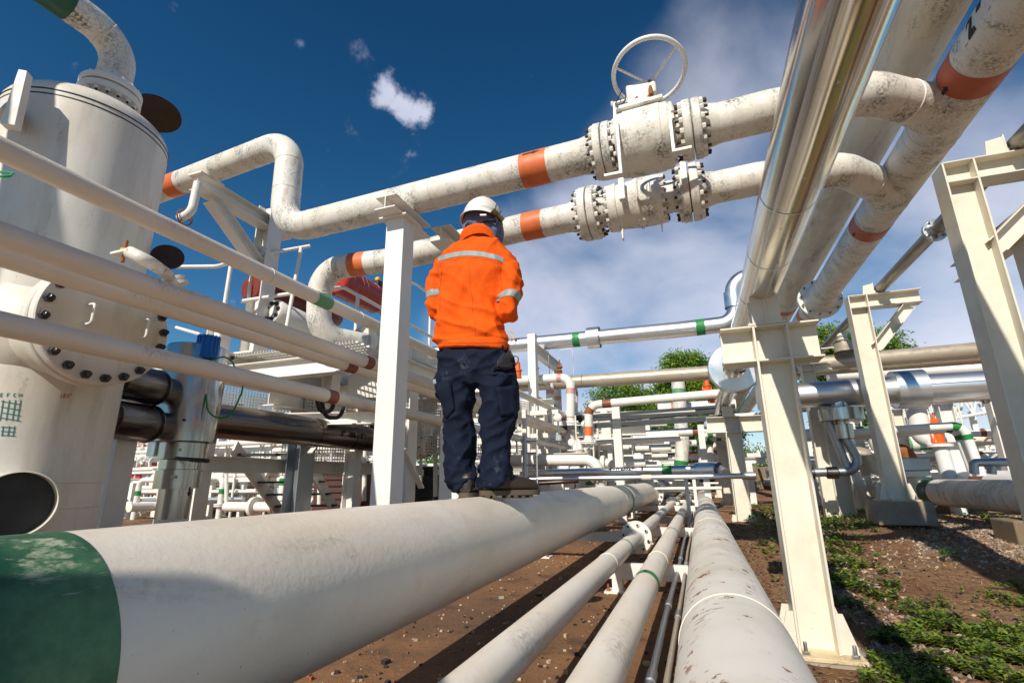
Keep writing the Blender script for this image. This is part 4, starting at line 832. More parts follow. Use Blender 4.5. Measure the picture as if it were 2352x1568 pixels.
w_ = at(424, 500, X=-5.0); tdw = T('small_handwheel', 'little rusty handwheel beside the bent drain pipe', 'handwheel', w_); B().sweep([w_+V(.0, .085*math.cos(k*math.pi/12), .085*math.sin(k*math.pi/12)) for k in range(25)], .008, 8, False).build('rim', M['rust'], tdw)
for k in range(3): B().cyl(w_, w_+V(0, .085*math.cos(k*2.09), .085*math.sin(k*2.09)), .006, n=8).build('spoke', M['rust'], tdw)
# handrails on the platform
def rail(label, paths, r=.024, mat='white', X=None, group='handrails on the platform'):
    t = T('handrail', label, 'handrail', paths[0][0], group)
    for i, p in enumerate(paths): B().sweep(fillet(p, .12), r, 12).build('bar', M[mat], t)
RX = -4.55
rail('white handrail with a raised end, left of the red cylinders', [[at(405, 613, X=-5.6), at(500, 612, X=-5.2), at(560, 592, X=-5.1)], [at(560, 592, X=-5.1), at(712, 565, X=RX)], [at(692, 568, X=RX), at(655, 770, X=RX)], [at(532, 600, X=-5.12), at(500, 800, X=-5.12)], [at(553, 692, X=-5.1), at(674, 673, X=RX)]])
rail('white handrail sloping down past the lower pipe bend towards the worker', [[at(742, 664, X=-4.0), at(790, 660, X=-4.0), at(850, 693, X=-4.0), at(920, 733, X=-4.0), at(1010, 785, X=-4.0)], [at(822, 680, X=-4.0), at(812, 830, X=-4.0)], [at(886, 620, X=-4.6), at(880, 720, X=-4.6)], [at(880, 622, X=-4.6), at(958, 655, X=-4.6), at(1000, 685, X=-4.6)], [at(989, 700, X=-4.2), at(984, 850, X=-4.2)]])
B().sweep([at(405, 752, X=-5.6), at(460, 768, X=-5.2)], .02, 10).build('rail_bar', M['white'], label='thin white bar between the vessel and the stainless pot', cat='handrail')
# pedestal beams under the lower pipe bend
tb = T('pipe_pedestal', 'white I-beam pedestal under the lower pipe bend', 'pipe support', at(780, 800, X=-3.9)); q = at(775, 742, X=-3.75); zt = q.z
steel('top_beam', 'white', tb, Hprof(.16, .14, .011, .009), (q.x-.35, q.y-.2, 1.62-.07-.14), (q.x+.25, q.y+.5, 1.62-.07-.14)); steel('post', 'white', tb, Hprof(.14, .14, .01, .008), (q.x-.1, q.y+.1, .9), (q.x-.1, q.y+.1, 1.34), up=V(-1, 0, 0)); steel('second_beam', 'white', tb, Hprof(.16, .13, .011, .009), (q.x-.55, q.y+.02, 1.27), (q.x+.2, q.y-.12, 1.27))
# ball valves along the lower pipe's run and the two red cylinders
def yvalve(label, pa, L, r_, mats='white_dirty', group=None):
    t = T('ball_valve', label, 'valve', pa, group); d = V(.12, 1, -.02).normalized()
    B().lathe(pa, d, [(0, r_*.6), (0, r_), (.05, r_), (.05, r_*.72), (L*.2, r_*.7), (L*.24, r_*1.05), (L*.36, r_*1.12), (L*.36, r_*1.2), (L*.42, r_*1.2), (L*.42, r_*1.12), (L*.62, r_*1.12), (L*.74, r_), (L*.78, r_*.7), (L-.05, r_*.72), (L-.05, r_), (L, r_), (L, r_*.6)], 36, False).build('body', M[mats], t)
    for z_, dd in ((.05, d), (L-.05, -d)):
        b = B().lathe(pa+d*z_, dd, [(0, r_*.7), (.002, r_*.7)], 20).build('flange_face', M['white'], t); bolts(b, pa+d*z_, dd, r_*.86, 10, .02, M['white'], 1.3, .5)
    b = B()
    for k in range(7): a_ = k*.9; b.nut(pa+d*L*.36+V(math.cos(a_)*r_*1.05, 0, math.sin(a_)*r_*1.05), -d, .022, .03, .03)
    b.build('body_bolts', M['dark_rust'], t); return t
qv = at(858, 762, Z=1.62); yvalve('white flanged valve on the lower pipe bend, under the bright red cylinder', V(-3.70, 4.95, 1.62), 1.0, .24)
yvalve('second white flanged valve behind the worker, further along the same pipe', V(-3.2, 6.6, 1.50), .9, .24); yvalve('white flanged valve under the dark maroon cylinder', V(-5.0, 4.9, 1.95), 1.0, .22)
def act(label, pa, pb, r_, mat, box=True):
    t = T('actuator', label, 'actuator', pa); d = (pb-pa).normalized(); L = (pb-pa).length
    B().lathe(pa, d, [(0, 0), (0, r_-.02), (.02, r_), (L*.62, r_), (L*.62+.02, r_-.03), (L*.66, r_*.6), (L*.66, 0)], 40, False).build('spring_can', M[mat], t)
    B().box(pa+d*L*.75, (.26, L*.24, .24), (d.cross(ZA).normalized(), d, d.cross(ZA).cross(d))).build('yoke_housing', M[mat], t, bev=.015); B().lathe(pa+d*L*.86, d, [(0, 0), (0, r_*.78), (L*.2, r_*.78), (L*.22, r_*.7), (L*.22, 0)], 32, False).build('cylinder', M[mat], t)
    for s in (-.2, .2): B().cyl(pa+d*L*.62+V(s*r_, 0, r_*.3), pa+d*L*.9+V(s*r_, 0, r_*.3), .018, n=10).build('tie_rod', M[mat], t)
    B().box(pa+d*L*.82+V(.14, -.1, -.26), (.17, .16, .2)).build('terminal_box', M[mat], t, bev=.01)
    b = B(); rnd = random.Random(3)
    for k in range(9): z_ = L*.62*(k+.5)/9; a0_ = rnd.uniform(-2, 1); b.sweep([pa+d*(z_+.01*math.sin(j))+(d.cross(ZA).normalized()*math.cos(a0_+j*.12)+ZA*math.sin(a0_+j*.12))*(r_+.001) for j in range(8)], .0025, 4)
    b.build('scratches', M['pink_band'], t, kind='stuff'); return t
act('dark maroon horizontal cylinder above the platform, left of the pipe bend', at(575, 660, X=-5.1), at(762, 728, X=-5.1), .17, 'maroon_act')
act('bright red horizontal cylinder behind the lower pipe bend', at(770, 640, X=-4.45), at(905, 712, X=-4.45), .22, 'red_act')
q = at(867, 655, X=-4.4); t = T('position_switch', 'small black switch box with a yellow dome on the bright red cylinder', 'switch', q-V(0, 0, .05)); B().box(q, (.12, .14, .13)).build('switch_box', M['dark'], t, bev=.01); B().lathe(q+V(0, 0, .06), ZA, [(0, .045), (.05, .045), (.07, .03), (.07, 0)], 12, False).build('dome', M['yellow'], t)
B().sweep(fillet([at(606, 690, X=-5), at(596, 712, X=-5), at(625, 728, X=-5), at(640, 700, X=-5)], .06), .012, 8).build('green_cable', M['green_wire'], label='loop of green cable under the maroon cylinder', cat='cable')
tm = T('flanged_motor', 'white drum with dark bolt holes beside the maroon cylinder', 'valve body', at(640, 720, X=-4.8)); q = at(625, 715, X=-4.8); mb = B().lathe(q, V(.1, 1, -.1), [(0, 0), (0, .15), (.03, .17), (.5, .17), (.5, .12), (.9, .12), (.9, 0)], 32, False).build('drum', M['white'], tm); bolts(mb, q, V(-.1, -1, .1), .11, 8, .03, M['dark'], .6, .5)
# columns under and around the platform
def boxcol(label, X, Y, z0, z1_, w, d, mat, name='steel_column', foot=True, cap=None, H=False):
    t = T(name, label, 'steel column', (X, Y, z0))
    if H: Icol(t, X, Y, z0+.01, z1_, w, d, mat=mat)
    else: B().box((X, Y, (z0+z1_)/2+.005), (w, d, z1_-z0-.01)).build('shaft', M[mat], t, bev=.004)
    if foot: B().box((X, Y, z0+.006), (w*1.6, d*1.6, .012)).build('base_plate', M[mat], t)
    return t
tl = boxcol('white box column in front of the worker, left of him, carrying the upper cross pipe', -2.205, 3.365, ZS, 2.16, .17, .17, 'white_clean')
steel('cap_beam', 'white', tl, Hprof(.19, .12, .011, .009), (-2.205, 3.12, 2.222), (-2.205, 3.72, 2.222)); B().box((-2.205, 3.365, 2.155), (.26, .26, .012)).build('cap_plate', M['white'], tl)
q = at(1040, 580, Y=4.05); tl2 = boxcol('white column mostly hidden behind the worker, carrying the lower cross pipe', q.x+.02, 4.15, ZS, 2.13, .2, .18, 'white_clean')
steel('cap_beam', 'white', tl2, Hprof(.2, .15, .011, .009), (q.x+.02, 3.75, 2.208), (q.x+.02, 4.5, 2.208))
boxcol('grey galvanised column with pale edge under the platform', -4.55, 5.05, ZS, 1.1, .20, .26, 'galv', H=True); boxcol('slanting-looking white column standing right of the vessel foot', -4.05, 2.62, ZS, .55, .13, .15, 'white')
boxcol('short grey-white column left of the blue cap, holding the platform end', -5.35, 4.35, ZS, 2.0, .2, .18, 'white', H=True); boxcol('white column beneath the platform right of the galvanised one', -4.2, 5.6, ZS, 1.1, .16, .14, 'white', H=True)
boxcol('white column right of the box column, partly behind the worker', -3.25, 5.3, ZS, 1.15, .2, .2, 'white', H=True); boxcol('broad white column under the platform end, behind the worker', -3.05, 6.1, ZS, 1.15, .22, .2, 'white', H=True); boxcol('white column under the platform with a gusset at its foot', -5.2, 6.9, ZS, 1.1, .18, .16, 'white', H=True)
for k, (a_, b_, Xd) in enumerate((((712, 1040), (790, 945), -4.2), ((925, 1030), (968, 1120), -3.1))): steel('angle_brace', 'white', None, Rprof(.07, .02), at(a_[0], a_[1], X=Xd), at(b_[0], b_[1], X=Xd), label=('slanting white angle brace beside the galvanised column', 'slanting white angle brace right of the box column')[k], cat='brace')
# stairs
tst = T('stairs', 'steep white steel stairs with black treads going down from the platform', 'stairs', (-6.5, 6.8, ZS)); s0 = V(-6.15, 5.5, .50); s1 = V(-6.9, 7.55, -.73); off = V(.80, .42, 0)
for o_ in (V(0, 0, 0), off): B().ext(Rprof(.03, .22), s0+o_, s1+o_).build('stringer', M['white'], tst)
for k in range(6):
    p_ = s0.lerp(s1, (k+.6)/6.4)+off*.5+V(0, 0, .02); B().box(p_, (1.0, .24, .03), (off.normalized(), off.normalized().cross(ZA)*-1, ZA)).build('tread', M['dark'], tst)
# hoses
for k, (cx, cy, w, h) in enumerate(((748, 932, 40, 26), (765, 942, 52, 34), (862, 960, 36, 42), (870, 950, 20, 18))):
    X_ = -3.6; B().sweep(fillet([at(cx-w/2, cy-h*.6, X=X_), at(cx-w*.35, cy+h*.5, X=X_), at(cx+w*.35, cy+h*.5, X=X_), at(cx+w/2, cy-h*.6, X=X_)], .12), .022, 10).build('hose', M['hose'], label=['leftmost black hose loop under the platform', 'wider black hose loop crossing the first one', 'black hose loop hanging just left of the box column', 'smallest black hose loop left of the box column'][k], cat='hose')
B().box(at(857, 895, X=-3.7), (.5, .5, .28), (V(.9, .4, 0), V(-.4, .9, 0), V(0, 0, 1))).build('hopper', M['white'], label='white sheet metal hopper under the platform left of the box column', cat='hopper', bev=.01)
GP = Pipe('short silver pipe with a dark green capped end right of the box column', [at(925, 1015, Y=6.2), at(975, 1022, Y=6.2)], .14, M['alu']); GP.band(.1, .2, M['green_dark'], 'green_band'); GP.flange(GP.cum[-1]-.05, R_=.2, th=.03, nb=8)

for k, (y0_, y1_, X_, z_, h_) in enumerate(((4.4, 9.5, -4.5, .98, .26),)):
    steel('floor_beam', 'white', tp, Hprof(.16, h_, .012, .01), (X_, y0_, z_), (X_, y1_, z_))
for k, (x_, y_, z0_, z1_) in enumerate(((-4.5, 7.2, ZS, 1.1), (-3.5, 7.6, ZS, 1.1), (-5.4, 9.0, ZS, 1.1))):
    Icol(tp, x_, y_, z0_, z1_, .18, .16, mat='white', name='leg')
for k, (p, w, h) in enumerate(((V(-6.4, 5.0, .75), 2.2, .5), (V(-5.9, 4.5, 1.0), 1.2, .4), (V(-4.3, 6.9, .5), 1.4, .5))):
    mesh_panel('', p, (.35, .93, 0), ZA, w, h, int(w/.04), int(h/.04)).build('mesh_panel', M['white'], tp, sharp=None)

for k, (xa, ya, xb, yb, Y_, r_) in enumerate(((1015, 870, 1012, 1120, 7.6, .03), (968, 905, 966, 1120, 7.2, .025), (1000, 985, 1000, 1140, 6.4, .03), (735, 1045, 733, 1160, 7.4, .035), (760, 1030, 762, 1160, 8.2, .03), (838, 1000, 836, 1150, 8.0, .04), (603, 1085, 600, 1165, 8.8, .03), (520, 1080, 520, 1175, 8.6, .04), (365, 1060, 362, 1180, 8.0, .03))):
    B().cyl(at(xa, ya, Y=Y_), at(xb, yb, Y=Y_), r_, n=10).build('riser_pipe', M['white'], label='thin white upright pipe, %s from the left among those behind the platform and worker' % ORD_[(6, 5, 7, 3, 4, 8, 2, 1, 0)[k]] if 0 else 'thin upright pipe no taller than the platform legs, '+['in front of the worker\'s hips', 'right of the box column, higher one', 'right of the box column, lower one', 'right of the galvanised column', 'second right of the galvanised column', 'just left of the box column', 'beside the stair foot', 'left of the stairs', 'left of the stainless pot'][k], cat='pipe')
q = at(700, 1090, Y=8.4); B().sweep(fillet([at(690, 1040, Y=8.4), at(705, 1085, Y=8.4), at(738, 1090, Y=8.4), at(745, 1050, Y=8.4)], .1), .028, 10).build('bent_rail', M['white'], label='white U-shaped rail right of the galvanised column', cat='handrail')

def filler_box(label, x, y, w, h, d, mat):  # boxes added in dark colours to stand for the shaded background
    t = T('dark_filler', label, 'filler', (x, y, ZS)); B().box((x, y, ZS+.12+h/2), (w, d, h)).build('casing', M[mat], t, bev=.03)
    for s_ in (-1, 1): B().box((x+s_*w*.38, y, ZS+.06), (.1, d, .12)).build('foot', M['white'], t)
    b = B()
    for k in range(7): b.box((x, y-d/2-.012, ZS+.2+h*(k+.3)/7.5), (w*.8, .024, .02))
    b.build('ribs', M['dark'], t); B().lathe((x+w*.2, y, ZS+.12+h), ZA, [(0, .12), (.12, .12), (.12, .2), (.16, .2), (.16, 0)], 18, False).build('top_flange', M[mat], t)
filler_box('dark brown ribbed machine box added to darken the gap behind the stairs', -6.3, 8.3, 1.1, .85, .6, 'brown_steel'); filler_box('black ribbed machine box added as dark background right of the galvanised column', -4.5, 7.9, .9, .7, .6, 'dark'); filler_box('dark rusty box added as dark background just left of the box column, low down', -5.2, 10.2, 1.3, .9, .6, 'dark_rust'); filler_box('dark box added as dark background low between the box column and the worker', -4.3, 10.6, 1.0, .8, .6, 'dark')
# ---------------- middle distance ----------------
YS = 10.7
e_ = at(1692, 738, Y=YS)
s_a, s_b = at(985, 812, Y=YS), at(1560, 757, Y=YS); s_c = V(e_.x, YS, s_b.z+.02)
S1 = Pipe('silver clad cross pipe with two green bands, at shoulder height right of the worker', [s_a, s_b, s_c, V(e_.x+.02, YS, at(1690, 640, Y=YS).z), V(e_.x+1.1, YS, at(1690, 640, Y=YS).z)], .167, M['alu_x'], br=.32, n=36)
S1.band((1325, 779), .16, M['green_band'], 'green_band'); S1.band((1608, 748), .17, M['green_band'], 'green_band'); S1.band((1364, 775), .27, M['alu_x'], 'wide_collar', ex=.07)
for px in ((1455, 766), (1530, 760), (1250, 788), (1650, 742), (1668, 735)): S1.band(px, .012, M['alu_x'], 'strap', ex=.003)
S1.band(S1.near(1688, 690), .32, M['alu'], 'jacket_collar', ex=.03)
arrow_on(S1, S1.near(1325, 779), R(80), .07, .04, axis=-1); arrow_on(S1, S1.near(1608, 748), R(80), .07, .04, axis=-1)
stencil('W23540-11261', .135, wrap(S1, S1.near(1250, 792)-1.32, R(75), 1, .004), M['ink'], 'stencil', S1.root, True)
th_ = T('yellow_handwheel', 'small yellow handwheel standing just above the silver cross pipe beside the worker', 'handwheel', at(1172, 785, Y=10.4)); w_ = at(1172, 773, Y=10.4)
B().sweep([w_+V(.08*math.cos(k*math.pi/10), .05*math.cos(k*math.pi/10), .12*math.sin(k*math.pi/10)) for k in range(21)], .009, 8, False).build('rim', M['yellow'], th_); B().cyl(w_-V(0, 0, .09), w_+V(0, 0, .07), .007, n=8).cyl(w_-V(.05, .03, 0), w_+V(.05, .03, 0), .007, n=8).build('spoke', M['yellow'], th_)
tg = T('portal_frame', 'white portal frame carrying the silver cross pipe, right of the worker', 'pipe support', (-3.1, 11, ZS))
B().box((-3.11, 10.05, (3.05+ZS)/2), (.17, .19, 3.05-ZS)).build('post', M['white'], tg, bev=.003); B().box((-3.12, 12.1, (2.75+ZS)/2), (.15, .17, 2.75-ZS)).build('post', M['white'], tg); B().ext(Hprof(.16, .22, .014, .01), (-3.10, 10.15, 2.74), (-3.10, 12.3, 2.74)).build('top_beam', M['white'], tg); B().ext(Hprof(.14, .18, .012, .01), (-3.1, 10.15, 1.62), (-3.1, 12.0, 1.62)).build('mid_beam', M['white'], tg)
Y2 = 11.0
S2 = Pipe('long tan clad cross pipe passing behind the nearest column and out to the right', [at(1120, 890, Y=Y2), at(1640, 855, Y=Y2), at(2500, 783, Y=Y2)], .145, M['tan_clad'], br=.5, n=36)
for px in ((1292, 878), (1395, 870), (1520, 864), (1600, 858), (1735, 850), (1990, 826), (2110, 816), (2235, 805)): S2.band(px, .02, M['tan_clad'], 'strap', ex=.004)
S2b = Pipe('second tan clad cross pipe, lower and partly hidden behind the first on the right', [at(1800, 852, Y=11.6), at(2480, 800, Y=11.6)], .145, M['tan_clad'], n=32)
for px in ((2110, 830), (2230, 822)): S2b.band(px, .02, M['tan_clad'], 'strap', ex=.004)
q = at(1940, 803, Y=10.75); t = T('vent_fitting', 'clad vent fitting with a small valve on the tan pipe right of the nearest column', 'vent', q-V(0, 0, .1)); B().lathe(q-V(0, 0, .04), ZA, [(0, .17), (.16, .17), (.165, .16), (.165, 0)], 28, False).build('can', M['tan_clad'], t); B().lathe(q+V(0, 0, .13), ZA, [(0, .05), (.05, .05), (.06, .09), (.09, .09), (.1, .04), (.14, .09), (.18, .07), (.2, .03), (.2, 0)], 16, False).build('valve', M['white_dirty'], t); B().cyl(q+V(0, 0, .06), q+V(-.38, 0, .06), .012).build('lever', M['white'], t)
for k, (lab, pts, r) in enumerate((('upper white cross pipe on the right, ending in a bend', [at(1940, 856, Y=13.0), at(2150, 830, Y=13.0), at(2165, 838, Y=12.5)], .10), ('lower white cross pipe on the right, below the upper one', [at(1900, 864, Y=12.6), at(2420, 835, Y=12.6)], .115))):
    q = Pipe(lab, pts, r, M['white_clean'], n=28)
    if k == 0: q.band((1964, 853), .12, M['orange_band'], 'orange_band'); q.band((2120, 834), .14, M['orange_band'], 'orange_band'); q.flange((1950, 856), R_=.15, th=.02, nb=4)
Y3 = 9.2
S3 = Pipe('thick shining steel clad cross pipe on the right, with a wide collar', [at(1740, 914, Y=Y3), at(2420, 874, Y=Y3)], .205, M['alu_x'], n=56)
S3.band((2086, 893), .40, M['alu_x'], 'wide_collar', ex=.085)
cs = S3.near(2086, 893); p_, d_ = S3.pt(cs); B().lathe(p_-d_*.2, d_, [(0, .2), (0, .289)], 48, False).lathe(p_+d_*.2, d_, [(0, .2), (0, .289)], 48, False).build('collar_face', M['alu_x'], S3.root)
for px in ((1893, 906), (1962, 900), (2020, 897)): S3.band(px, .01, M['alu_x'], 'strap', ex=.003)
b = B(); pa_, pb_ = S3.pt(cs+.2)[0], S3.pt(S3.cum[-1])[0]; b.box((pa_+pb_)/2+V(0, -.205, .03), ((pb_-pa_).length, .006, .008), ((pb_-pa_).normalized(), YA, ZA)); b.build('lap_seam', M['steel_dark'], S3.root)
tx = at(1927, 930, Y=Y3); td = T('clad_valve', 'clad drop-leg valve hanging under the thick shining pipe', 'valve', tx-V(0, 0, 1)); c_ = V(tx.x, Y3, 0)
B().lathe(c_+V(0, 0, tx.z), -ZA, [(-.1, .15), (.0, .14), (.06, .15), (.06, .30), (.065, .305), (.245, .305), (.25, .30), (.25, .09), (.30, .09), (.30, .13), (.305, .135), (.52, .135), (.525, .13), (.525, .07)], 44, False).build('cladding', M['alu_z'], td)
zb = at(1935, 1082, Y=Y3).z; q1_ = at(1925, 965, Y=Y3); B().sweep(fillet([V(q1_.x+.05, Y3, tx.z-.5), V(q1_.x+.22, Y3, zb), V(q1_.x-.9, Y3-.05, zb-.02)], .18), .065, 20).build('drop_pipe', M['galv'], td); B().sweep([V(q1_.x-.14, Y3+.02, tx.z-.2), V(q1_.x+.02, Y3+.02, zb+.02)], .06, 20).build('drop_pipe', M['galv'], td)
for s_ in (-.1, -.42, -.5): B().lathe(V(q1_.x+s_-.2, Y3-.02, zb-.02), XA, [(0, .06), (.02, .09), (.16, .095), (.18, .06)], 20, False).build('fitting', M['steel_dark'], td)
B().box(V(q1_.x+.14, Y3-.003, zb+.72), (.14, .13, .13)).build('paper_label', M['weld'], td) if 0 else None
Pipe('thin grey-white cross pipe just below the thick shining pipe', [at(1830, 940, Y=11), at(2420, 903, Y=11)], .06, M['alu_x'], n=20).flange((2262, 915), R_=.11, th=.025, nb=8, mat=M['zinc'])
# R1, R2: big ground pipes on the right
R1 = Pipe('thick white ground pipe on the right with dark green bands and grimy underside', [(3.57, 1.5, -.26), (3.57, 40, -.26)], .2, M['white_dirty'], n=56)
R1.flange((2106, 1115), R_=.34, th=.06, nb=20, nr=.028); R1.band((2150, 1125), .38, M['green_dark'], 'green_band'); R1.band((2012, 1112), .26, M['green_dark'], 'green_band'); R1.band((1895, 1105), .3, M['green_dark'], 'green_band')
stencil('SL-5476', .10, wrap(R1, R1.near(2322, 1130)+.3, R(-80), -1, .004, 1.), M['ink'], 'handwriting', R1.root)
R2 = Pipe('white pipe with a brown band lying behind the thick ground pipe on the right', [(4.35, 2, -.14), (4.35, 40, -.14)], .2, M['white_clean'], n=48); R2.band((2275, 1092), .45, M['brown_band'], 'brown_band')
for k, (y, w) in enumerate(((11.8, .5), (14, .5), (7.4, .5))): B().plate([(3.1, y-w/2, -.95), (4.7, y-w/2, -.95), (4.7, y+w/2, -.95), (3.1, y+w/2, -.95)], (0, 0, .475)).build('concrete_sleeper', M['conc_dark'], label=['concrete sleeper under the right-hand pipes just behind the plinth', 'farther concrete sleeper under the right-hand pipes', 'nearer concrete sleeper at the right edge'][k], cat='sleeper', bev=.02)
ta = T('valve_actuator', 'grey valve actuator standing on the flanged joint of the right-hand ground pipe', 'actuator', at(2090, 1092, Y=10.6)); q = at(2096, 1066, Y=10.6)
B().box(q, (.42, .3, .22)).build('housing', M['galv'], ta, bev=.02); B().lathe(q-V(.42, 0, .02), XA, [(0, 0), (0, .07), (.03, .1), (.22, .1)], 20, False).build('motor', M['galv'], ta); B().box(q-V(0, 0, .16), (.36, .3, .10)).build('mounting', M['white'], ta, bev=.01); B().cyl(q-V(0, 0, .42), q-V(0, 0, .2), .1, n=20).build('neck', M['white'], ta)
lf = R1.pt(R1.near(2106, 1115))[0]; B().sweep([lf+V(-.12+.03*math.sin(k*.55), -.12, .32+.045*math.cos(k*.55)) for k in range(13)], .012, 8).build('lifting_eye', M['white'], R1.root)
def pillar(label, px_t, px_b, Y, w, mat='white', z0=-.72, H=True, group='white columns standing among the right-hand pipes'):
    a_, b__ = at(px_t[0], px_t[1], Y=Y), at(px_b[0], px_b[1], Y=Y); x = (a_.x+b__.x)/2; t = boxcol(label, x, Y, z0, a_.z, w, w*.9, mat, H=H); t['group'] = group; return t
pillar('broad cream column just right of the nearest column, behind the clad valve', (1893, 905), (1935, 1150), 10.4, .30, 'cream'); pillar('white column left of the broad cream one, half in shade', (1872, 880), (1900, 1120), 11.5, .28); pillar('white column right of the orange relief valve', (2166, 900), (2196, 1085), 12, .24)
pillar('white column with a knee brace beside the right-edge column', (2285, 905), (2318, 1060), 11.6, .24); pillar('cream column with a tapered head left of the orange valve', (2062, 940), (2078, 1060), 13.5, .2, 'cream'); pillar('thin white column between the cream plinth column and the clad elbow', (1965, 985), (1990, 1088), 13, .17)
pillar('cream column crossing behind the shining pipe under a small twin saddle', (1860, 838), (1872, 1000), 9.9, .2, 'cream')
sp = at(1865, 845, Y=9.9); b = B().ext(Hprof(.2, .12, .012, .01), (sp.x-.22, 9.9, sp.z-.0), (sp.x+.28, 9.9, sp.z+.0)); b.build('saddle_beam', M['cream'], label='short cream saddle beam under the tan clad pipes', cat='pipe support')
def relief(label, base, h, mat='orange_paint', group='orange relief valves', out=True):
    t = T('relief_valve', label, 'relief valve', base, group); k = h
    B().lathe(base, ZA, [(0, 0), (0, .20*k), (.04*k, .20*k), (.05*k, .14*k), (.10*k, .15*k), (.32*k, .16*k), (.33*k, .20*k), (.40*k, .20*k), (.41*k, .14*k), (.42*k, .13*k), (.78*k, .105*k), (.80*k, .05*k), (.84*k, .045*k), (.98*k, .03*k), (1.*k, 0)], 24, False).build('body', M[mat], t)
    if out: B().lathe(base+V(-.1*k, 0, .18*k), -XA, [(0, .10*k), (.10*k, .10*k), (.10*k, .17*k), (.15*k, .17*k), (.15*k, 0)], 20, False).build('outlet', M[mat], t)
    B().lathe(base+V(0, 0, .7*k), V(-.5, -.8, 0), [(0, 0), (0, .06*k), (.14*k, .06*k), (.14*k, 0)], 12, False).build('lever_cap', M[mat], t); return t
ob_ = at(2158, 1018, Y=11.2); relief('large orange relief valve on a white standpipe, at the right between two columns', ob_, .55)
B().cyl(V(ob_.x, 11.2, ob_.z-.01), V(ob_.x+.06, 11.2, -.75), .115, n=24).lathe(V(ob_.x, 11.2, ob_.z-.06), ZA, [(0, .1), (0, .19), (.05, .19), (.05, 0)], 24, False).build('standpipe', M['white_clean'], label='white flanged standpipe under the large orange relief valve', cat='pipe')
q = Pipe('fat white outlet pipe coming down and bending into the orange relief valve', [at(2100, 925, Y=11.3), at(2118, 1004, Y=11.3), at(2146, 1010, Y=11.3)], .16, M['white_clean'], br=.3, n=28); q.band((2112, 985), .08, M['orange_band'], 'orange_band'); q.band((2138, 1009), .04, M['orange_band'], 'orange_band')
for k, (xx, bb, lab) in enumerate(((2212, 2255, 'outer'), (2196, 2238, 'inner'))):
    q = Pipe(lab+' white pipe with green bands turning down near the right edge', [at(1960, 994+k*8, Y=9.6+k*.2), at(xx, 976+k*6, Y=9.6+k*.2), at(bb, 1092, Y=9.6+k*.2)], .062, M['white_clean'], br=.16, n=20); q.band((xx-18, 978+k*6), .1, M['green_band'], 'green_band'); q.band((xx+8, 1004), .08, M['green_band'], 'green_band')
q = Pipe('white cross pipe with faded green bands behind the orange relief valve', [at(2030, 1024, Y=14), at(2300, 1002, Y=14)], .16, M['white'], n=24); [q.band((x_, 1016), w_, M['green_pale'], 'green_band') for x_, w_ in ((2045, .3), (2078, .2), (2130, .4), (2172, .35))]
q = Pipe('white pipe with a pale green band bending down behind the clad drop leg', [at(1840, 1000, Y=12.2), at(2000, 992, Y=12.2), at(2020, 1030, Y=12.2)], .13, M['white'], n=24); q.band((1982, 993), .28, M['green_pale'], 'green_band')
Pipe('rust-stained elbow pipe above the grey actuator', [at(2050, 1045, Y=12), at(2072, 1030, Y=12), at(2092, 1060, Y=12)], .14, M['rust'], br=.2, n=20); Pipe('brown-grey clad elbow beside the clad drop leg', [at(1955, 1045, Y=11.8), at(1988, 1042, Y=11.8), at(1998, 1092, Y=11.8)], .15, M['tan_clad'], br=.25, n=24)
for k, (xa, xb) in enumerate(((2228, 2330), (2268, 2330))):
    a_, b__ = at(xa+8, 1062, Y=8.2+k*.3), at(2345, 1060, Y=8.2+k*.3); Pipe(('long', 'short')[k]+' grey galvanised hose pipe with a threaded elbow above the right ground pipes', [at(xa+10, 1088, Y=8.2+k*.3), a_, b__], .05, M['galv'], br=.04, n=14)
# truss bridge behind, ladder and rails
def truss(label, A0, A1, h, n, dep=.8, r=.03):
    t = T('lattice_bridge', label, 'truss', A0); A0, A1 = Vector(A0), Vector(A1); dv = V(0, dep, 0)
    for o_ in (V(0, 0, 0), dv):
        for z in (0, h): B().cyl(A0+o_+V(0, 0, z), A1+o_+V(0, 0, z), r*1.4, n=6).build('chord', M['white_far'], t)
        b = B()
        for i in range(n):
            p_, q_ = A0.lerp(A1, i/n)+o_, A0.lerp(A1, (i+1)/n)+o_; b.cyl(p_+V(0, 0, h*(i % 2)), q_+V(0, 0, h*((i+1) % 2)), r, n=6); b.cyl(q_, q_+V(0, 0, h), r*.8, n=6)
        b.build('lattice', M['white_far'], t, sharp=None)
    b = B()
    for i in range(n+1): p_ = A0.lerp(A1, i/n); b.cyl(p_, p_+dv, r, n=6)
    b.build('cross_ties', M['white_far'], t, sharp=None)
truss('white lattice bridge rising to the right behind the shining pipe', at(2060, 985, Y=17), at(2330, 935, Y=17), .85, 9); truss('second white lattice tower section left of the orange valve', at(2075, 1000, Y=20), at(2140, 960, Y=20), 1.0, 3)
for k, (px, py) in enumerate(((2078, 960), (2130, 950), (2230, 945))): q = at(px, py, Y=17.3); boxcol(['left', 'middle', 'right'][k]+' thin white leg of the lattice bridge', q.x, 17.3, -.8, q.z, .12, .12, 'white_far', foot=False)
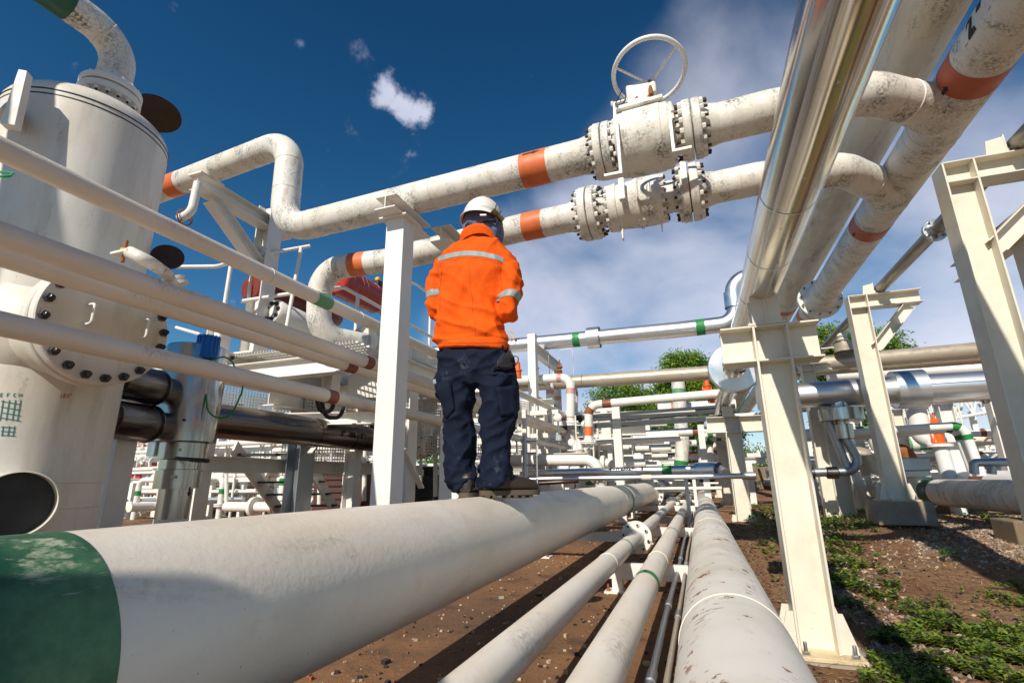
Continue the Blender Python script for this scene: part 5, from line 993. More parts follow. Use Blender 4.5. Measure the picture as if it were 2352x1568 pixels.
# ---- middle field, between the worker and the rack ----
def gooseneck(label, px_l, elb, bot, Y, r, bands=(), mat='white'):
    q = Pipe(label, [at(*px_l, Y=Y), at(*elb, Y=Y), at(*bot, Y=Y)], r, M[mat], br=.22, n=20)
    for px, w, c_ in bands: q.band(px, w, M[c_], c_)
    return q
gooseneck('left of the white down-pipes with pink bands, rusty valve at its bend', (1090, 880), (1264, 867), (1262, 1000), 10.8, .09, (((1222, 872), .12, 'brown_band'), ((1263, 900), .1, 'pink_band')))
q = gooseneck('middle white down-pipe with pink bands, flanged at its foot', (1120, 878), (1311, 866), (1310, 1060), 10.4, .095, (((1285, 868), .1, 'pink_band'), ((1311, 898), .12, 'pink_band'), ((1311, 962), .1, 'pink_band'))); q.flange((1310, 974), R_=.19, th=.04, nb=8)
gooseneck('right white down-pipe with a pink band, partly behind the middle one', (1180, 886), (1320, 880), (1318, 1000), 11.2, .08, (((1319, 905), .1, 'pink_band'),)); gooseneck('short rusty-topped down-pipe between the left and middle ones', (1140, 888), (1282, 886), (1281, 960), 11.5, .075, (((1281, 915), .1, 'pink_band'),))
for k, (px, lab) in enumerate((((1232, 864), 'small dark rusty valve on the left pink-banded pipe'), ((1286, 862), 'small rusty valve on the middle pink-banded pipe'))):
    q = at(px[0], px[1], Y=10.8-k*.4); t = T('small_valve', lab, 'valve', q); B().lathe(q, ZA, [(0, .03), (.03, .07), (.05, .07), (.06, .03), (.1, .06), (.14, .03), (.17, .065), (.20, .065), (.21, .02), (.34, .015), (.34, 0)], 14, False).build('body', M['rust' if k else 'brown_steel'], t)
    B().sweep(fillet([q+V(-.0, 0, .3), q+V(0, 0, .55), q+V(.3, 0, .58), q+V(.32, 0, -.5)], .06), .008, 6).build('sense_tube', M['zinc'], t)
relief('slim orange relief valve just right of the worker, above the rusty pipes', at(1190, 868, Y=9.5), .42, out=True)
relief('tall orange relief valve in front of the trees, left of the silver rack pipe', at(1626, 902, Y=15), .55); relief('second orange relief valve below the tall one', at(1637, 925, Y=15.5), .5)
S5 = Pipe('white cross pipe with an orange-stained elbow turning down, in front of the trees', [at(1690, 900, Y=9.1), at(1352, 930, Y=9.1), at(1352, 1022, Y=9.1)], .074, M['white'], br=.2, n=24); S5.band((1394, 925), .16, M['brown_band'], 'brown_band'); S5.band((1352, 990), .16, M['orange_band'], 'orange_band'); S5.band((1357, 945), .12, M['rust'], 'rust_stain'); S5.flange(S5.cum[-1]-.04, R_=.15, th=.02, nb=8)
S6 = Pipe('white cross pipe below the cable tray with one brown band', [at(1235, 1012, Y=13), at(1690, 985, Y=13)], .10, M['white'], n=24); S6.band((1600, 990), .18, M['brown_band'], 'brown_band')
S7 = Pipe('silver clad cross pipe with a green band, just above the thick pipe far along', [at(1195, 1103, Y=7.6), at(1212, 1088, Y=7.6), at(1610, 1077, Y=7.6), at(1652, 1076, Y=7.6), at(1668, 1088, Y=7.3)], .062, M['alu_x'], br=.1, n=24); S7.band((1532, 1083), .13, M['green_band'], 'green_band'); S7.band((1625, 1078), .3, M['alu_x'], 'wide_collar', ex=.03)
stencil('4"-W23529-11261', .075, wrap(S7, S7.near(1400, 1086), R(75), 1, .003), M['ink'], 'stencil', S7.root, True); arrow_on(S7, S7.near(1532, 1083), R(80), .07, .035, axis=1)
S8 = Pipe('thin silver cross pipe right above the ground pipes, in front of the other', [at(1150, 1101, Y=6.9), at(1735, 1092, Y=6.9)], .034, M['alu_x'], n=18); S8.band((1485, 1097), .12, M['weld'], 'paper_label'); S8.band(S8.cum[-1]-.05, .2, M['alu_x'], 'collar', ex=.012)
for px in (1270, 1390, 1570): S8.band((px, 1098), .01, M['alu_x'], 'strap', ex=.004)
q = Pipe('white pipe bending down to a flange in front of the silver cross pipes', [at(1120, 1058, Y=8.2), at(1372, 1056, Y=8.2), at(1382, 1128, Y=8.2)], .088, M['white'], br=.22, n=24); q.flange((1381, 1098), R_=.15, th=.03, nb=8)
# cable tray
tt = T('cable_tray', 'dark grey perforated cable tray crossing in front of the trees', 'cable tray', at(1500, 960, Y=10.8)); a_, b__ = at(1290, 972, Y=10.8), at(1690, 944, Y=10.8)
B().ext(Lprof(.3, .12, .01), a_, b__).build('tray', M['tray'], tt); B().ext(Rprof(.012, .05), a_+V(0, -.02, .12), b__+V(0, -.02, .12)).build('rim', M['tray'], tt); a_, b__ = at(1290, 983, Y=10.2), at(1690, 958, Y=10.2); B().ext(Rprof(.02, .09), a_, b__).build('side_rail', M['tray'], tt); B().sweep([a_+V(0, .2, .06), b__+V(0, .2, .06)], .03, 8).build('cables', M['hose'], tt)
B().ext(Hprof(.12, .12, .01, .01), at(1400, 1052, Y=16), at(1700, 1036, Y=16)).build('brown_beam', M['brown_steel'], label='long dark brown beam low across the middle distance', cat='beam')
def post(label, pt_, pb, Y, w, mat='white', z0=ZS, H=False, cap=0):
    a_, b__ = at(*pt_, Y=Y), at(*pb, Y=Y); x = (a_.x+b__.x)/2; t = boxcol(label, x, Y, z0, a_.z, w, w, mat, H=H); t['group'] = 'white posts beyond the worker'
    if cap: B().ext(Hprof(w*1.1, w, .01, .008), (x-cap, Y, a_.z+w/2), (x+cap, Y, a_.z+w/2)).build('cap_beam', M[mat], t)
    return t
post('white post with rust streaks carrying the orange-stained elbow pipe', (1418, 922), (1423, 1130), 9.6, .145); post('slimmer round-topped white post right of the rust-streaked one', (1484, 962), (1495, 1110), 14.5, .19)
post('thick white double post just left of the pink-banded pipes', (1240, 948), (1245, 1140), 9.9, .26, H=True, cap=.3); post('thin white post between the worker and the portal frame', (1204, 940), (1208, 1140), 7.0, .06)
post('broad white post with a cap beam in front of the trees', (1440, 1000), (1446, 1120), 12.2, .26, H=True, cap=.45); post('broad white post behind the slim round-topped one', (1462, 1020), (1466, 1110), 16, .25, H=True, cap=.5); post('white post under the end of the cable tray', (1390, 945), (1394, 1100), 11, .14, cap=.25)
post('white post under the silver pipes left of the rack', (1614, 975), (1618, 1110), 12, .13); post('thin white post standing among the small pipes', (1572, 1085), (1584, 1165), 7.9, .05); post('second thin white post among the small pipes', (1590, 1085), (1602, 1160), 8.6, .05)
tl_ = T('level_gauge', 'slim grey gauge column with brackets right of the worker\'s legs', 'gauge', at(1205, 1140, Y=5.6)); g0, g1 = at(1209, 1138, Y=5.6), at(1203, 1000, Y=5.6); g0.x = g1.x = (g0.x+g1.x)/2
B().cyl(g0, g1, .022, n=10).build('tube', M['galv'], tl_)
for k in range(5): z = g0.z+(g1.z-g0.z)*(k+.5)/5; B().cyl(V(g0.x, 5.6, z), V(g0.x+.14, 5.6, z), .009, n=8).cyl(V(g0.x-.03, 5.58, z-.02), V(g0.x-.03, 5.58, z+.03), .012, n=8).build('bracket', M['galv'], tl_)
B().cyl(V(g0.x+.14, 5.6, g0.z), V(g0.x+.14, 5.6, g1.z-.1), .010, n=8).build('guide_rod', M['white'], tl_)
q = at(1335, 1058, Y=9.5); t = T('red_cylinder_valve', 'small red cylinder actuator on the pipes right of the worker', 'actuator', q); B().lathe(q-V(.22, 0, 0), XA, [(0, 0), (0, .10), (.02, .11), (.28, .11), (.3, .10), (.3, 0)], 20, False).build('can', M['red_act'], t); B().box(q-V(.42, 0, .12), (.24, .2, .2)).build('box', M['red_act'], t, bev=.01)
q = Pipe('tall thick white standpipe with peeling paint and a green band, in front of the trees', [at(1557, 870, Y=16), at(1565, 985, Y=16), at(1568, 1020, Y=16), at(1562, 1100, Y=16)], .2, M['white_dirty'], br=.3, n=24); q.band((1558, 905), .3, M['green_pale'], 'green_band'); q.band((1562, 1072), .35, M['green_band'], 'green_band')
for k, x_ in enumerate((1609, 1628)): q = Pipe(['left', 'right'][k]+' white down-pipe with green bands left of the second rack column', [at(1690, 996-k*2+8*k, Y=13+k*.3), at(x_, 997+8*k, Y=13+k*.3), at(x_+4, 1062, Y=13+k*.3)], .085, M['white'], br=.2, n=18); q.band((x_, 1015), .12, M['green_band'], 'green_band'); q.band((x_+22, 1000+4*k), .12, M['green_band'], 'green_band')
Pipe('white drum-ended manifold with orange bands in front of the trees', [at(1512, 940, Y=17), at(1690, 930, Y=17)], .19, M['white'], n=24).band((1550, 938), .2, M['orange_band'], 'orange_band')
for k, (yy, xa, xb, Y, r, mt) in enumerate(((1075, 1205, 1640, 18, .12, 'white'), (1045, 1500, 1690, 19, .12, 'white'), (1062, 1210, 1420, 13, .1, 'white'), (1092, 1250, 1500, 14, .14, 'white'), (1020, 1480, 1600, 20, .12, 'white'), (1068, 1560, 1700, 22, .1, 'white'), (1107, 1225, 1330, 7.4, .03, 'steel_dark'), (955, 1640, 1740, 14, .06, 'white'))):
    Pipe(['long white pipe low in the haze of fittings', 'short white pipe above the brown beam', 'white pipe low behind the level gauge', 'fat white pipe low behind the bent pipe', 'white pipe just under the trees', 'white pipe close to the second rack column', 'thin dark pipe low beside the worker\'s boot', 'thin white pipe right of the small insulation box'][k]+' in the middle distance', [at(xa, yy+3, Y=Y), at(xb, yy-3, Y=Y)], r, M[mt], n=14, single=True)
# repeated small equipment far off: one of each, then copies
ORD = ['first', 'second', 'third', 'fourth', 'fifth', 'sixth', 'seventh', 'eighth', 'ninth', 'tenth', 'eleventh', 'twelfth', 'thirteenth', 'fourteenth', 'fifteenth', 'sixteenth', 'seventeenth', 'eighteenth', 'nineteenth', 'twentieth']+['twenty-'+a for a in ('first', 'second', 'third', 'fourth', 'fifth', 'sixth', 'seventh', 'eighth', 'ninth')]+['thirtieth']+['thirty-'+a for a in ('first', 'second', 'third', 'fourth', 'fifth', 'sixth', 'seventh', 'eighth', 'ninth')]
def proto_valve():
    t = T('gate_valve', '', 'valve', (0, 0, 0)); B().lathe((-.22, 0, .0), XA, [(0, 0), (0, .15), (.03, .15), (.04, .09), (.1, .09), (.14, .15), (.3, .15), (.34, .09), (.4, .09), (.41, .15), (.44, .15), (.44, 0)], 16, False).build('body', M['white'], t)
    B().cyl((0, 0, .1), (0, 0, .34), .05, .03, 10).cyl((0, 0, .3), (0, 0, .46), .015, n=8).build('bonnet', M['white'], t); B().sweep([V(.13*math.cos(k*math.pi/8), .13*math.sin(k*math.pi/8), .44) for k in range(17)], .013, 6, False).cyl((-.13, 0, .44), (.13, 0, .44), .01, n=6).cyl((0, -.13, .44), (0, .13, .44), .01, n=6).build('handwheel', M['white'], t); return t
def proto_support():
    t = T('pipe_stand', '', 'pipe support', (0, 0, 0)); B().box((0, 0, .45), (.14, .14, .9)).build('post', M['white'], t); B().ext(Hprof(.14, .12, .01, .01), (-.35, 0, .96), (.35, 0, .96)).build('beam', M['white'], t); B().box((0, 0, .006), (.26, .26, .012)).build('base_plate', M['white'], t); return t
def proto_goose():
    t = T('elbow_pipe', '', 'pipe', (0, 0, 0)); B().sweep(fillet([V(0, 0, 0), V(0, 0, 1.0), V(.8, 0, 1.0)], .2), .07, 12).build('pipe_run', M['white'], t); B().lathe((0, 0, .3), ZA, [(0, .06), (0, .14), (.03, .14), (.03, .06)], 16, False).lathe((0, 0, .34), ZA, [(0, .06), (0, .14), (.03, .14), (.03, .06)], 16, False).build('flange', M['white'], t); B().cyl((0, 0, .6), (0, 0, .72), .073, n=12).build('green_band', M['green_band'], t); return t
def proto_run():
    t = T('flanged_pipe', '', 'pipe', (0, 0, 0)); B().cyl((-1.4, 0, 0), (1.4, 0, 0), .085, n=14).build('pipe_run', M['white'], t)
    for x in (-.6, .7): B().lathe((x, 0, 0), XA, [(0, .08), (0, .17), (.07, .17), (.07, .08)], 18, False).build('flange', M['white'], t)
    B().cyl((.2, 0, 0), (.32, 0, 0), .088, n=14).build('rust_band', M['brown_band'], t); return t
def proto_pot():
    t = T('small_vessel', '', 'vessel', (0, 0, 0)); B().lathe((0, 0, 0), ZA, [(0, .16), (.1, .2), (.7, .2), (.78, .17), (.82, .08), (.82, 0)], 20, False).build('shell', M['white'], t); B().cyl((0, 0, .8), (0, 0, 1.1), .04, n=8).lathe((0, 0, 1.0), ZA, [(0, 0), (0, .09), (.03, .09), (.03, 0)], 12, False).build('nozzle', M['white'], t)
    for a_ in range(3): B().cyl((.15*math.cos(a_*2.1), .15*math.sin(a_*2.1), -.5), (.15*math.cos(a_*2.1), .15*math.sin(a_*2.1), .1), .025, n=6).build('leg', M['white'], t)
    return t
def proto_gauge():
    t = T('pressure_gauge', '', 'gauge', (0, 0, 0)); B().cyl((0, 0, 0), (0, 0, .45), .02, n=8).build('stem', M['zinc'], t); B().lathe((0, 0, .52), V(0, -1, 0), [(-.03, 0), (-.03, .07), (.02, .075), (.03, .06), (.03, 0)], 18, False).build('dial', M['white'], t); B().box((0, 0, .12), (.1, .08, .1)).build('manifold', M['galv'], t); return t
def proto_ladder():
    t = T('ladder', '', 'ladder', (0, 0, 0)); B().cyl((-.2, 0, 0), (-.2, 0, 2.4), .02, n=6).cyl((.2, 0, 0), (.2, 0, 2.4), .02, n=6).build('rails', M['white'], t); b = B(); [b.cyl((-.2, 0, .2+.28*k), (.2, 0, .2+.28*k), .012, n=6) for k in range(8)]; b.build('rungs', M['white'], t); return t
def proto_rack():
    t = T('pipe_rack', '', 'pipe rack', (0, 0, 0)); b = B()
    for x in (-.8, .8): B().box((x, 0, .9), (.09, .09, 1.8)).build('post', M['white'], t)
    for z in (.7, 1.25, 1.75): B().box((0, 0, z), (1.6, .08, .08)).build('beam', M['white'], t)
    for k, (z, r_, y_) in enumerate(((.79, .05, 0), (1.33, .035, .05), (1.36, .05, -.2), (1.86, .06, 0), (.5, .03, .1))): B().cyl((-1.5, y_, z), (1.5+.3*k, y_, z), r_, n=10).build('pipe_run', M['white'], t)
    for k, x in enumerate((-.5, -.2, .35, .6)): B().cyl((x, -.06, 0 if k % 2 else .5), (x, -.06, 1.4+.12*k), .022, n=8).build('riser', M['white'], t)
    for k, x in enumerate((-.35, .15, .5)): B().lathe((x, 0, 1.92), ZA, [(0, .05), (.05, .08), (.08, .03), (.2, .03), (.21, .07), (.23, .07), (.24, 0)], 10, False).build('valve', M['white'] if k else M['rust'], t)
    return t
KINDS = [('valve', proto_valve, 'small handwheel valve'), ('stand', proto_support, 'T-shaped pipe stand'), ('goose', proto_goose, 'white elbow pipe with green band'), ('run', proto_run, 'flanged pipe with brown band'), ('pot', proto_pot, 'small white upright vessel'), ('gauge', proto_gauge, 'little round gauge on a stem'), ('ladder', proto_ladder, 'thin white ladder'), ('rack', proto_rack, 'little white pipe rack')]
ZONES = [('beyond the worker', -.42, .04, 8.5, 26, (34, 26, 22, 30, 9, 20, 4, 30)), ('among the right-hand columns', .19, .47, 12.5, 30, (30, 20, 20, 24, 10, 18, 5, 28)), ('behind the left platform', -1.55, -.62, 8.3, 16, (30, 24, 22, 30, 9, 20, 5, 24))]
rnd = random.Random(42)
for zi, (zn, xa, xb, ya, yb, cnt) in enumerate(ZONES):
    for ki, (kn, fn, lab) in enumerate(KINDS):
        spots = []
        for k in range(cnt[ki]):
            f = (k+rnd.random())/cnt[ki]; xy = xa+(xb-xa)*f; Y = ya+(yb-ya)*rnd.random()**1.2; X = xy*Y
            if zi == 0 and X > -1.95:
                X = min(X, -2.0-rnd.random()*.5) if rnd.random() < .75 or Y < 14 else 1.15+rnd.random()*.8
            z = {'valve': rnd.choice((-.55, -.3, .1, .6)), 'stand': ZS, 'goose': ZS, 'run': rnd.choice((-.45, -.1, .3, .7)), 'pot': -.3, 'gauge': rnd.choice((-.3, .2, .6)), 'ladder': ZS, 'rack': ZS}[kn]
            if zi == 1 and kn in ('valve', 'run', 'gauge'): z += .15
            
            if kn == 'rack': Y = max(Y, yb*.38+rnd.random()*yb*.5); X = min(xy*Y, -2.6) if zi == 0 else xy*Y
            spots.append((pj((X, Y, z)).x, X, Y, z))
        spots.sort(); pr = None
        for k, (_, X, Y, z) in enumerate(spots):
            L_ = '%s, %s from the left %s' % (lab, ORD[k], zn)
            if pr is None:
                pr = fn(); KIDS.clear(); pr['label'] = L_; pr['group'] = lab+'s '+zn; pr.location = (X, Y, z); bpy.context.view_layer.update() if 0 else None; kids = [c for c in C.objects if c.parent == pr]; KIDS[pr] = kids; [KIDS.setdefault(c, []) for c in kids]
            else:
                c = pr.copy(); C.objects.link(c); c.location = (X, Y, z); c['label'] = L_; s = rnd.uniform(.8, 1.25); c.scale = (s, s, s); c.rotation_euler.z = rnd.choice((0, 0, math.pi/2, math.pi))
                for kd in kids: kc = kd.copy(); C.objects.link(kc); kc.parent = c
# left slab: bigger pieces seen under the platform
for k, (ya, yb, xa, xb, Y, r, m_, lab) in enumerate(((1078, 1076, 520, 1010, 9.5, .10, 'white', 'long white pipe crossing low behind the stairs'), (1113, 1110, 370, 1010, 9.2, .07, 'alu_x', 'upper of two silver pipes low behind the platform legs'), (1131, 1128, 345, 1010, 9.0, .055, 'alu_x', 'lower of two silver pipes low behind the platform legs'), (1148, 1146, 335, 560, 8.8, .05, 'alu_x', 'short silver pipe lying nearly on the slab at the left'))):
    q = Pipe(lab, [at(xa, ya, Y=Y), at(xb, yb, Y=Y)], r, M[m_], n=18)
    if k: q.band(q.cum[-1]*.22, .14, M['green_band'], 'green_band'); q.flange(q.cum[-1]*.3, R_=r*1.8, th=.05, nb=8, mat=M['alu_x'])
    else: q.flange(.1, R_=.2, th=.03, nb=10, bm=M['rust'])
Pipe('big silver segmented elbow behind the stainless pot', [at(512, 1010, Y=9.9), at(490, 1085, Y=9.9), at(560, 1095, Y=9.9)], .17, M['alu'], br=.4, n=24)
tk = T('red_skip', 'red metal skip with a pale cover behind the leaning white column', 'skip', at(300, 1130, Y=9.6)); q = at(318, 1100, Y=10.2)
B().plate([q+V(-.75, 0, .45), q+V(.42, 0, .45), q+V(.32, 0, -.42), q+V(-.6, 0, -.42)], V(0, .9, 0)).build('tub', M['red_skip'], tk, bev=.02); B().ell(q+V(-.25, .4, .5), (.42, .4, .2)).build('cover', M['white'], tk)
for s_ in (-.4, .2): B().cyl(q+V(s_, .1, -.48), q+V(s_, .2, -.48), .08, n=12).build('wheel', M['dark'], tk)
q0_, q1_ = at(225, 1030, Y=12), at(380, 1032, Y=12); B().ext(Rprof(.5, .4), q0_, q1_).build('canopy_edge', M['pink_roof'], label='faded pink roof edge behind the vessel foot', cat='roof edge')
B().cyl(at(150, 1078, Y=12.5), at(500, 1080, Y=12.5), .05, n=8).build('red_rail', M['red_skip'], label='thin red rail in front of the flowering tree', cat='rail')
B().plate([(-60, 33, -1), (14, 33, -1), (14, 33.2, -1), (-60, 33.2, -1)], (0, 0, 1.6)).build('boundary_wall', M['conc_dark'], label='low grey boundary wall far behind the pipework', cat='wall')
# ---------------- trees ----------------
plain('bark', (.12, .09, .06), .9)
for n_, c_ in (('fol_light', (.30, .42, .03)), ('fol_mid', (.17, .30, .025)), ('fol_dark', (.06, .14, .018)), ('flower', (.75, .05, .01)), ('flower2', (.85, .18, .02))): plain(n_, c_, .5, .3)
def tree(label, x, y, zc, lobes, seed, mats=('fol_light', 'fol_mid', 'fol_mid', 'fol_dark'), n=5200, leafs=.16, name='tree', weights=None):
    r = random.Random(seed); t = T(name, label, 'tree', (x, y, -.85)); tk_ = B(); top = V(x, y, zc); tk_.sweep([V(x, y, -.95), V(x+.1, y, zc*.4), top], .22, 8, True, lambda f: 1-.7*f)
    b = B(); idx = []; tot = sum(l[3] for l in lobes)
    for (lx, ly, lz, lr, fl) in [(l[0], l[1], l[2], l[3], l[4] if len(l) > 4 else .8) for l in lobes]:
        c_ = V(x+lx, y+ly, lz); tk_.sweep([top-V(0, 0, .6*r.random()+.3), (top+c_)/2+V(0, 0, -.2), c_], .08, 6, True, lambda f: 1-.8*f)
        for k in range(int(n*lr/tot/14)):
            d = V(r.gauss(0, 1), r.gauss(0, 1), r.gauss(0, 1)).normalized(); rad = lr*(.35+.65*r.random()**.45)*(1+.22*noise.noise(d*2.1+V(seed, 0, lx))); p_ = c_+V(d.x*rad, d.y*rad, d.z*rad*fl)
            mi = r.choice(range(len(mats))); 
            droop = V(d.x, d.y, -.5).normalized()
            for q_ in range(14):
                o_ = V(r.gauss(0, 1), r.gauss(0, 1), r.gauss(0, .6))*leafs*1.3; nn_ = V(r.gauss(0, .8), r.gauss(0, .8)-.5, 1).normalized(); dd_ = (droop+V(r.gauss(0, .5), r.gauss(0, .5), r.gauss(0, .4))).normalized(); s_ = dd_.cross(nn_).normalized()*leafs*.22; L_ = dd_*leafs*r.uniform(.6, 1.2); P_ = p_+o_
                b.add([P_, P_+L_*.5+s_, P_+L_, P_+L_*.5-s_], [(0, 1, 2, 3)]); idx.append(mi)
    tk_.build('trunk', M['bark'], t); ob = b.build('crown', M[mats[0]], t, sharp=None)
    for q_ in mats[1:]: ob.data.materials.append(M[q_])
    ob.data.polygons.foreach_set('material_index', idx); return t
def tz(px, py, Y): return at(px, py, Y=Y)
def crown(px_list, Y):   # lobes given as (px x, px y, px radius)
    s = Y/1156*1.5; c0 = tz(px_list[0][0], px_list[0][1], Y); return c0, [(tz(a, b_, Y).x-c0.x, (i % 3-1)*.6, tz(a, b_, Y).z, r_*s) for i, (a, b_, r_) in enumerate(px_list)]
c0, lb = crown([(1430, 925, 42), (1395, 950, 30), (1470, 930, 34), (1370, 985, 32), (1420, 990, 42), (1470, 1000, 40), (1380, 1030, 22), (1500, 960, 26)], 30); tree('rounded leafy tree left of the others, above the cable tray', c0.x, 30, 2.5, lb, 1, n=60000)
c0, lb = crown([(1570, 850, 30), (1600, 870, 36), (1545, 880, 24), (1630, 900, 32), (1580, 930, 42), (1540, 960, 34), (1610, 980, 46), (1560, 1010, 38), (1640, 1000, 34), (1660, 930, 26)], 27); tree('tallest leafy tree, just left of the silver rack pipe', c0.x, 27, 3.0, lb, 2, n=76000)
c0, lb = crown([(1500, 1000, 34), (1530, 1030, 36), (1480, 1040, 30), (1560, 1050, 30), (1510, 970, 24)], 32); tree('lower dark tree between the two taller ones', c0.x, 32, 1.5, lb, 3, mats=('fol_mid', 'fol_dark', 'fol_dark'), n=26000)
c0, lb = crown([(1400, 1000, 30), (1440, 960, 30), (1480, 985, 30), (1520, 1010, 30), (1590, 1040, 30), (1640, 1040, 30), (1620, 960, 28), (1650, 880, 24), (1500, 1060, 26), (1430, 1050, 26)], 36); tree('wide tree filling the gaps behind the others', c0.x, 36, 1.5, lb, 13, n=52000, mats=('fol_light', 'fol_mid', 'fol_mid', 'fol_dark'))
c0, lb = crown([(1900, 790, 26), (1925, 815, 30), (1890, 840, 26), (1960, 830, 24)], 26); tree('leafy treetop right of the nearest column, under the dark pipe', c0.x, 26, 5.0, lb, 4, n=12000)
c0, lb = crown([(2010, 800, 26), (2035, 815, 24), (1985, 830, 28), (2060, 835, 18), (2000, 865, 34), (1960, 880, 30)], 28); tree('spreading treetop behind the braced bracket column', c0.x, 28, 4.5, lb, 5, n=15000)
c0, lb = crown([(1950, 960, 40), (1965, 1000, 42), (1930, 1030, 36), (1985, 1050, 34), (1940, 1070, 28)], 24); tree('dark tree low between the clad drop leg and the bracket column', c0.x, 24, 1.0, lb, 6, mats=('fol_mid', 'fol_dark', 'fol_dark'), n=16000)
c0, lb = crown([(2110, 950, 22), (2080, 970, 20), (2140, 960, 16), (2100, 1000, 16)], 34); tree('sparse tree behind the lattice bridge', c0.x, 34, 2.5, lb, 7, n=3600)
c0, lb = crown([(300, 1060, 34), (340, 1040, 30), (260, 1050, 26), (370, 1070, 26), (320, 1090, 26), (240, 1090, 20)], 16.5); tree('flame tree full of red flowers at the left, behind the red skip', c0.x, 16.5, .3, lb, 8, mats=('flower', 'flower2', 'fol_mid', 'fol_dark', 'flower'), n=24000, leafs=.10)
rr = random.Random(77)
for k in range(14):
    x_ = -40+k*6.2+rr.uniform(-1, 1); y_ = 48+rr.uniform(-5, 8); 
    h_ = rr.uniform(1.2, 2.6)
    tree('far tree on the skyline, %s from the left' % ORD[k], x_, y_, h_*.5, [(rr.uniform(-1.5, 1.5), rr.uniform(-1, 1), h_*rr.uniform(.3, .9), rr.uniform(1.2, 2.2), .7) for _ in range(4)], 100+k, mats=('fol_mid', 'fol_dark'), n=2200, leafs=.3)['group'] = 'far trees on the skyline'

for k in range(9):
    x_ = -29+k*2.6+rr.uniform(-.5, .5); y_ = 20-abs(k-4)*.3+rr.uniform(-1, 1)
    tree('dark bushy tree at the left beyond the slab, %s from the left' % ORD[k], x_, y_, .2, [(rr.uniform(-1, 1), rr.uniform(-.5, .5), rr.uniform(-.2, .9), rr.uniform(.8, 1.3), .8) for _ in range(4)], 200+k, mats=('fol_mid', 'fol_dark', 'fol_dark') if k % 3 else ('flower', 'fol_dark', 'fol_mid'), n=3400, leafs=.17)['group'] = 'bushy trees beyond the slab'
# ---------------- the worker ----------------
from mathutils.bvhtree import BVHTree
YW = 2.5
def cloth(name, col, rough=.85, dust=None, dsc=5, damt=.5, sheen=.2):
    m_, t, b = mat_new(name); g = G(t); c = g.mix(g.rng(g.noise(9, 5), .35, .7), c4(col), c4([a*.8 for a in col]))
    if dust: c = g.mix(g.m('MULTIPLY', g.m('MULTIPLY', g.rng(g.noise(dsc, 6, .65, (1, 1, .8), off=3), .58, .70), g.rng(g.noise(40, 4, .7), .4, .65)), damt), c, c4(dust))
    t.links.new(c, b.inputs['Base Color']); b.inputs['Roughness'].default_value = rough; b.inputs['Sheen Weight'].default_value = sheen; b.inputs['Specular IOR Level'].default_value = .25
    t.links.new(g.bump(g.m('ADD', g.noise(130, 3, .6), g.m('MULTIPLY', g.noise(28, 4, .6), 1.2)), .35, .004), b.inputs['Normal']); M[name] = m_
cloth('orange_cloth', (.84, .105, .002), .85, sheen=0); cloth('navy_cloth', (.0035, .0085, .026), .85, (.13, .15, .19), 6, .5, sheen=0); cloth('hood_cloth', (.12, .14, .25), .8); cloth('black_cloth', (.012, .012, .016), .7)
cloth('reflective', (.30, .36, .36), .4, None, sheen=0); paint('helmet_white', (.80, .77, .72), .10, .15, 0, .3, bump=.02); paint('skin', (.36, .19, .12), .1, 0, 0, .55); paint('boot_leather', (.035, .022, .016), .3, 0, 0, .35, bump=.3); paint('boot_sole', (.10, .075, .05), .4, .2, .1, .8); paint('olive_metal', (.12, .10, .03), .2, 0, 0, .35, metal=.4)
tw = T('person', 'worker seen from behind in orange jacket and white helmet, standing on the thick pipe', 'person', (-1.05, YW, -.08))
def wx(px, py, dy=0.): return at(px, py, Y=YW+dy)
def loftb(b, secs, n=40, sq=2.4):
    """secs: list of (centre, halfwidth vector, halfdepth vector)"""
    vs = []
    for c_, hw, hd in secs:
        for k in range(n):
            a = 2*math.pi*k/n; cx, sx = math.cos(a), math.sin(a); e = 2/sq
            vs.append(c_+hw*(math.copysign(abs(cx)**e, cx))+hd*(math.copysign(abs(sx)**e, sx)))
    m_ = len(secs); fs = [[j*n+k, j*n+(k+1) % n, (j+1)*n+(k+1) % n, (j+1)*n+k] for j in range(m_-1) for k in range(n)]+[list(range(n))[::-1], list(range((m_-1)*n, m_*n))]
    b.add(vs, fs)
def secs_px(rows):
    out = []
    for r_ in rows:
        py, xl, xr, hd = r_[:4]; dy = r_[4] if len(r_) > 4 else 0
        a, b_ = wx(xl, py, dy), wx(xr, py, dy); out.append(((a+b_)/2, (b_-a)/2, V(0, hd, 0)))
    return out
def densify(secs, k=4):
    out = []
    for i in range(len(secs)-1):
        for j in range(k):
            f = j/k; f2 = f*f*(3-2*f)*.5+f*.5; out.append(tuple(a.lerp(b_, f2) for a, b_ in zip(secs[i], secs[i+1])))
    return out+[secs[-1]]
def limb(b, pts, n=24):   # pts: (point, radius)
    P = []; Rr = []
    for i in range(len(pts)-1):
        for j in range(6):
            f = j/6; P.append(pts[i][0].lerp(pts[i+1][0], f)); Rr.append(pts[i][1]*(1-f)+pts[i+1][1]*f)
    P.append(pts[-1][0]); Rr.append(pts[-1][1])
    for _ in range(3): P = [P[0]]+[(P[i-1]+P[i]*2+P[i+1])/4 for i in range(1, len(P)-1)]+[P[-1]]
    L = len(P)-1; b.sweep(P, 1, n, True, lambda f: Rr[min(L, int(round(f*L)))])
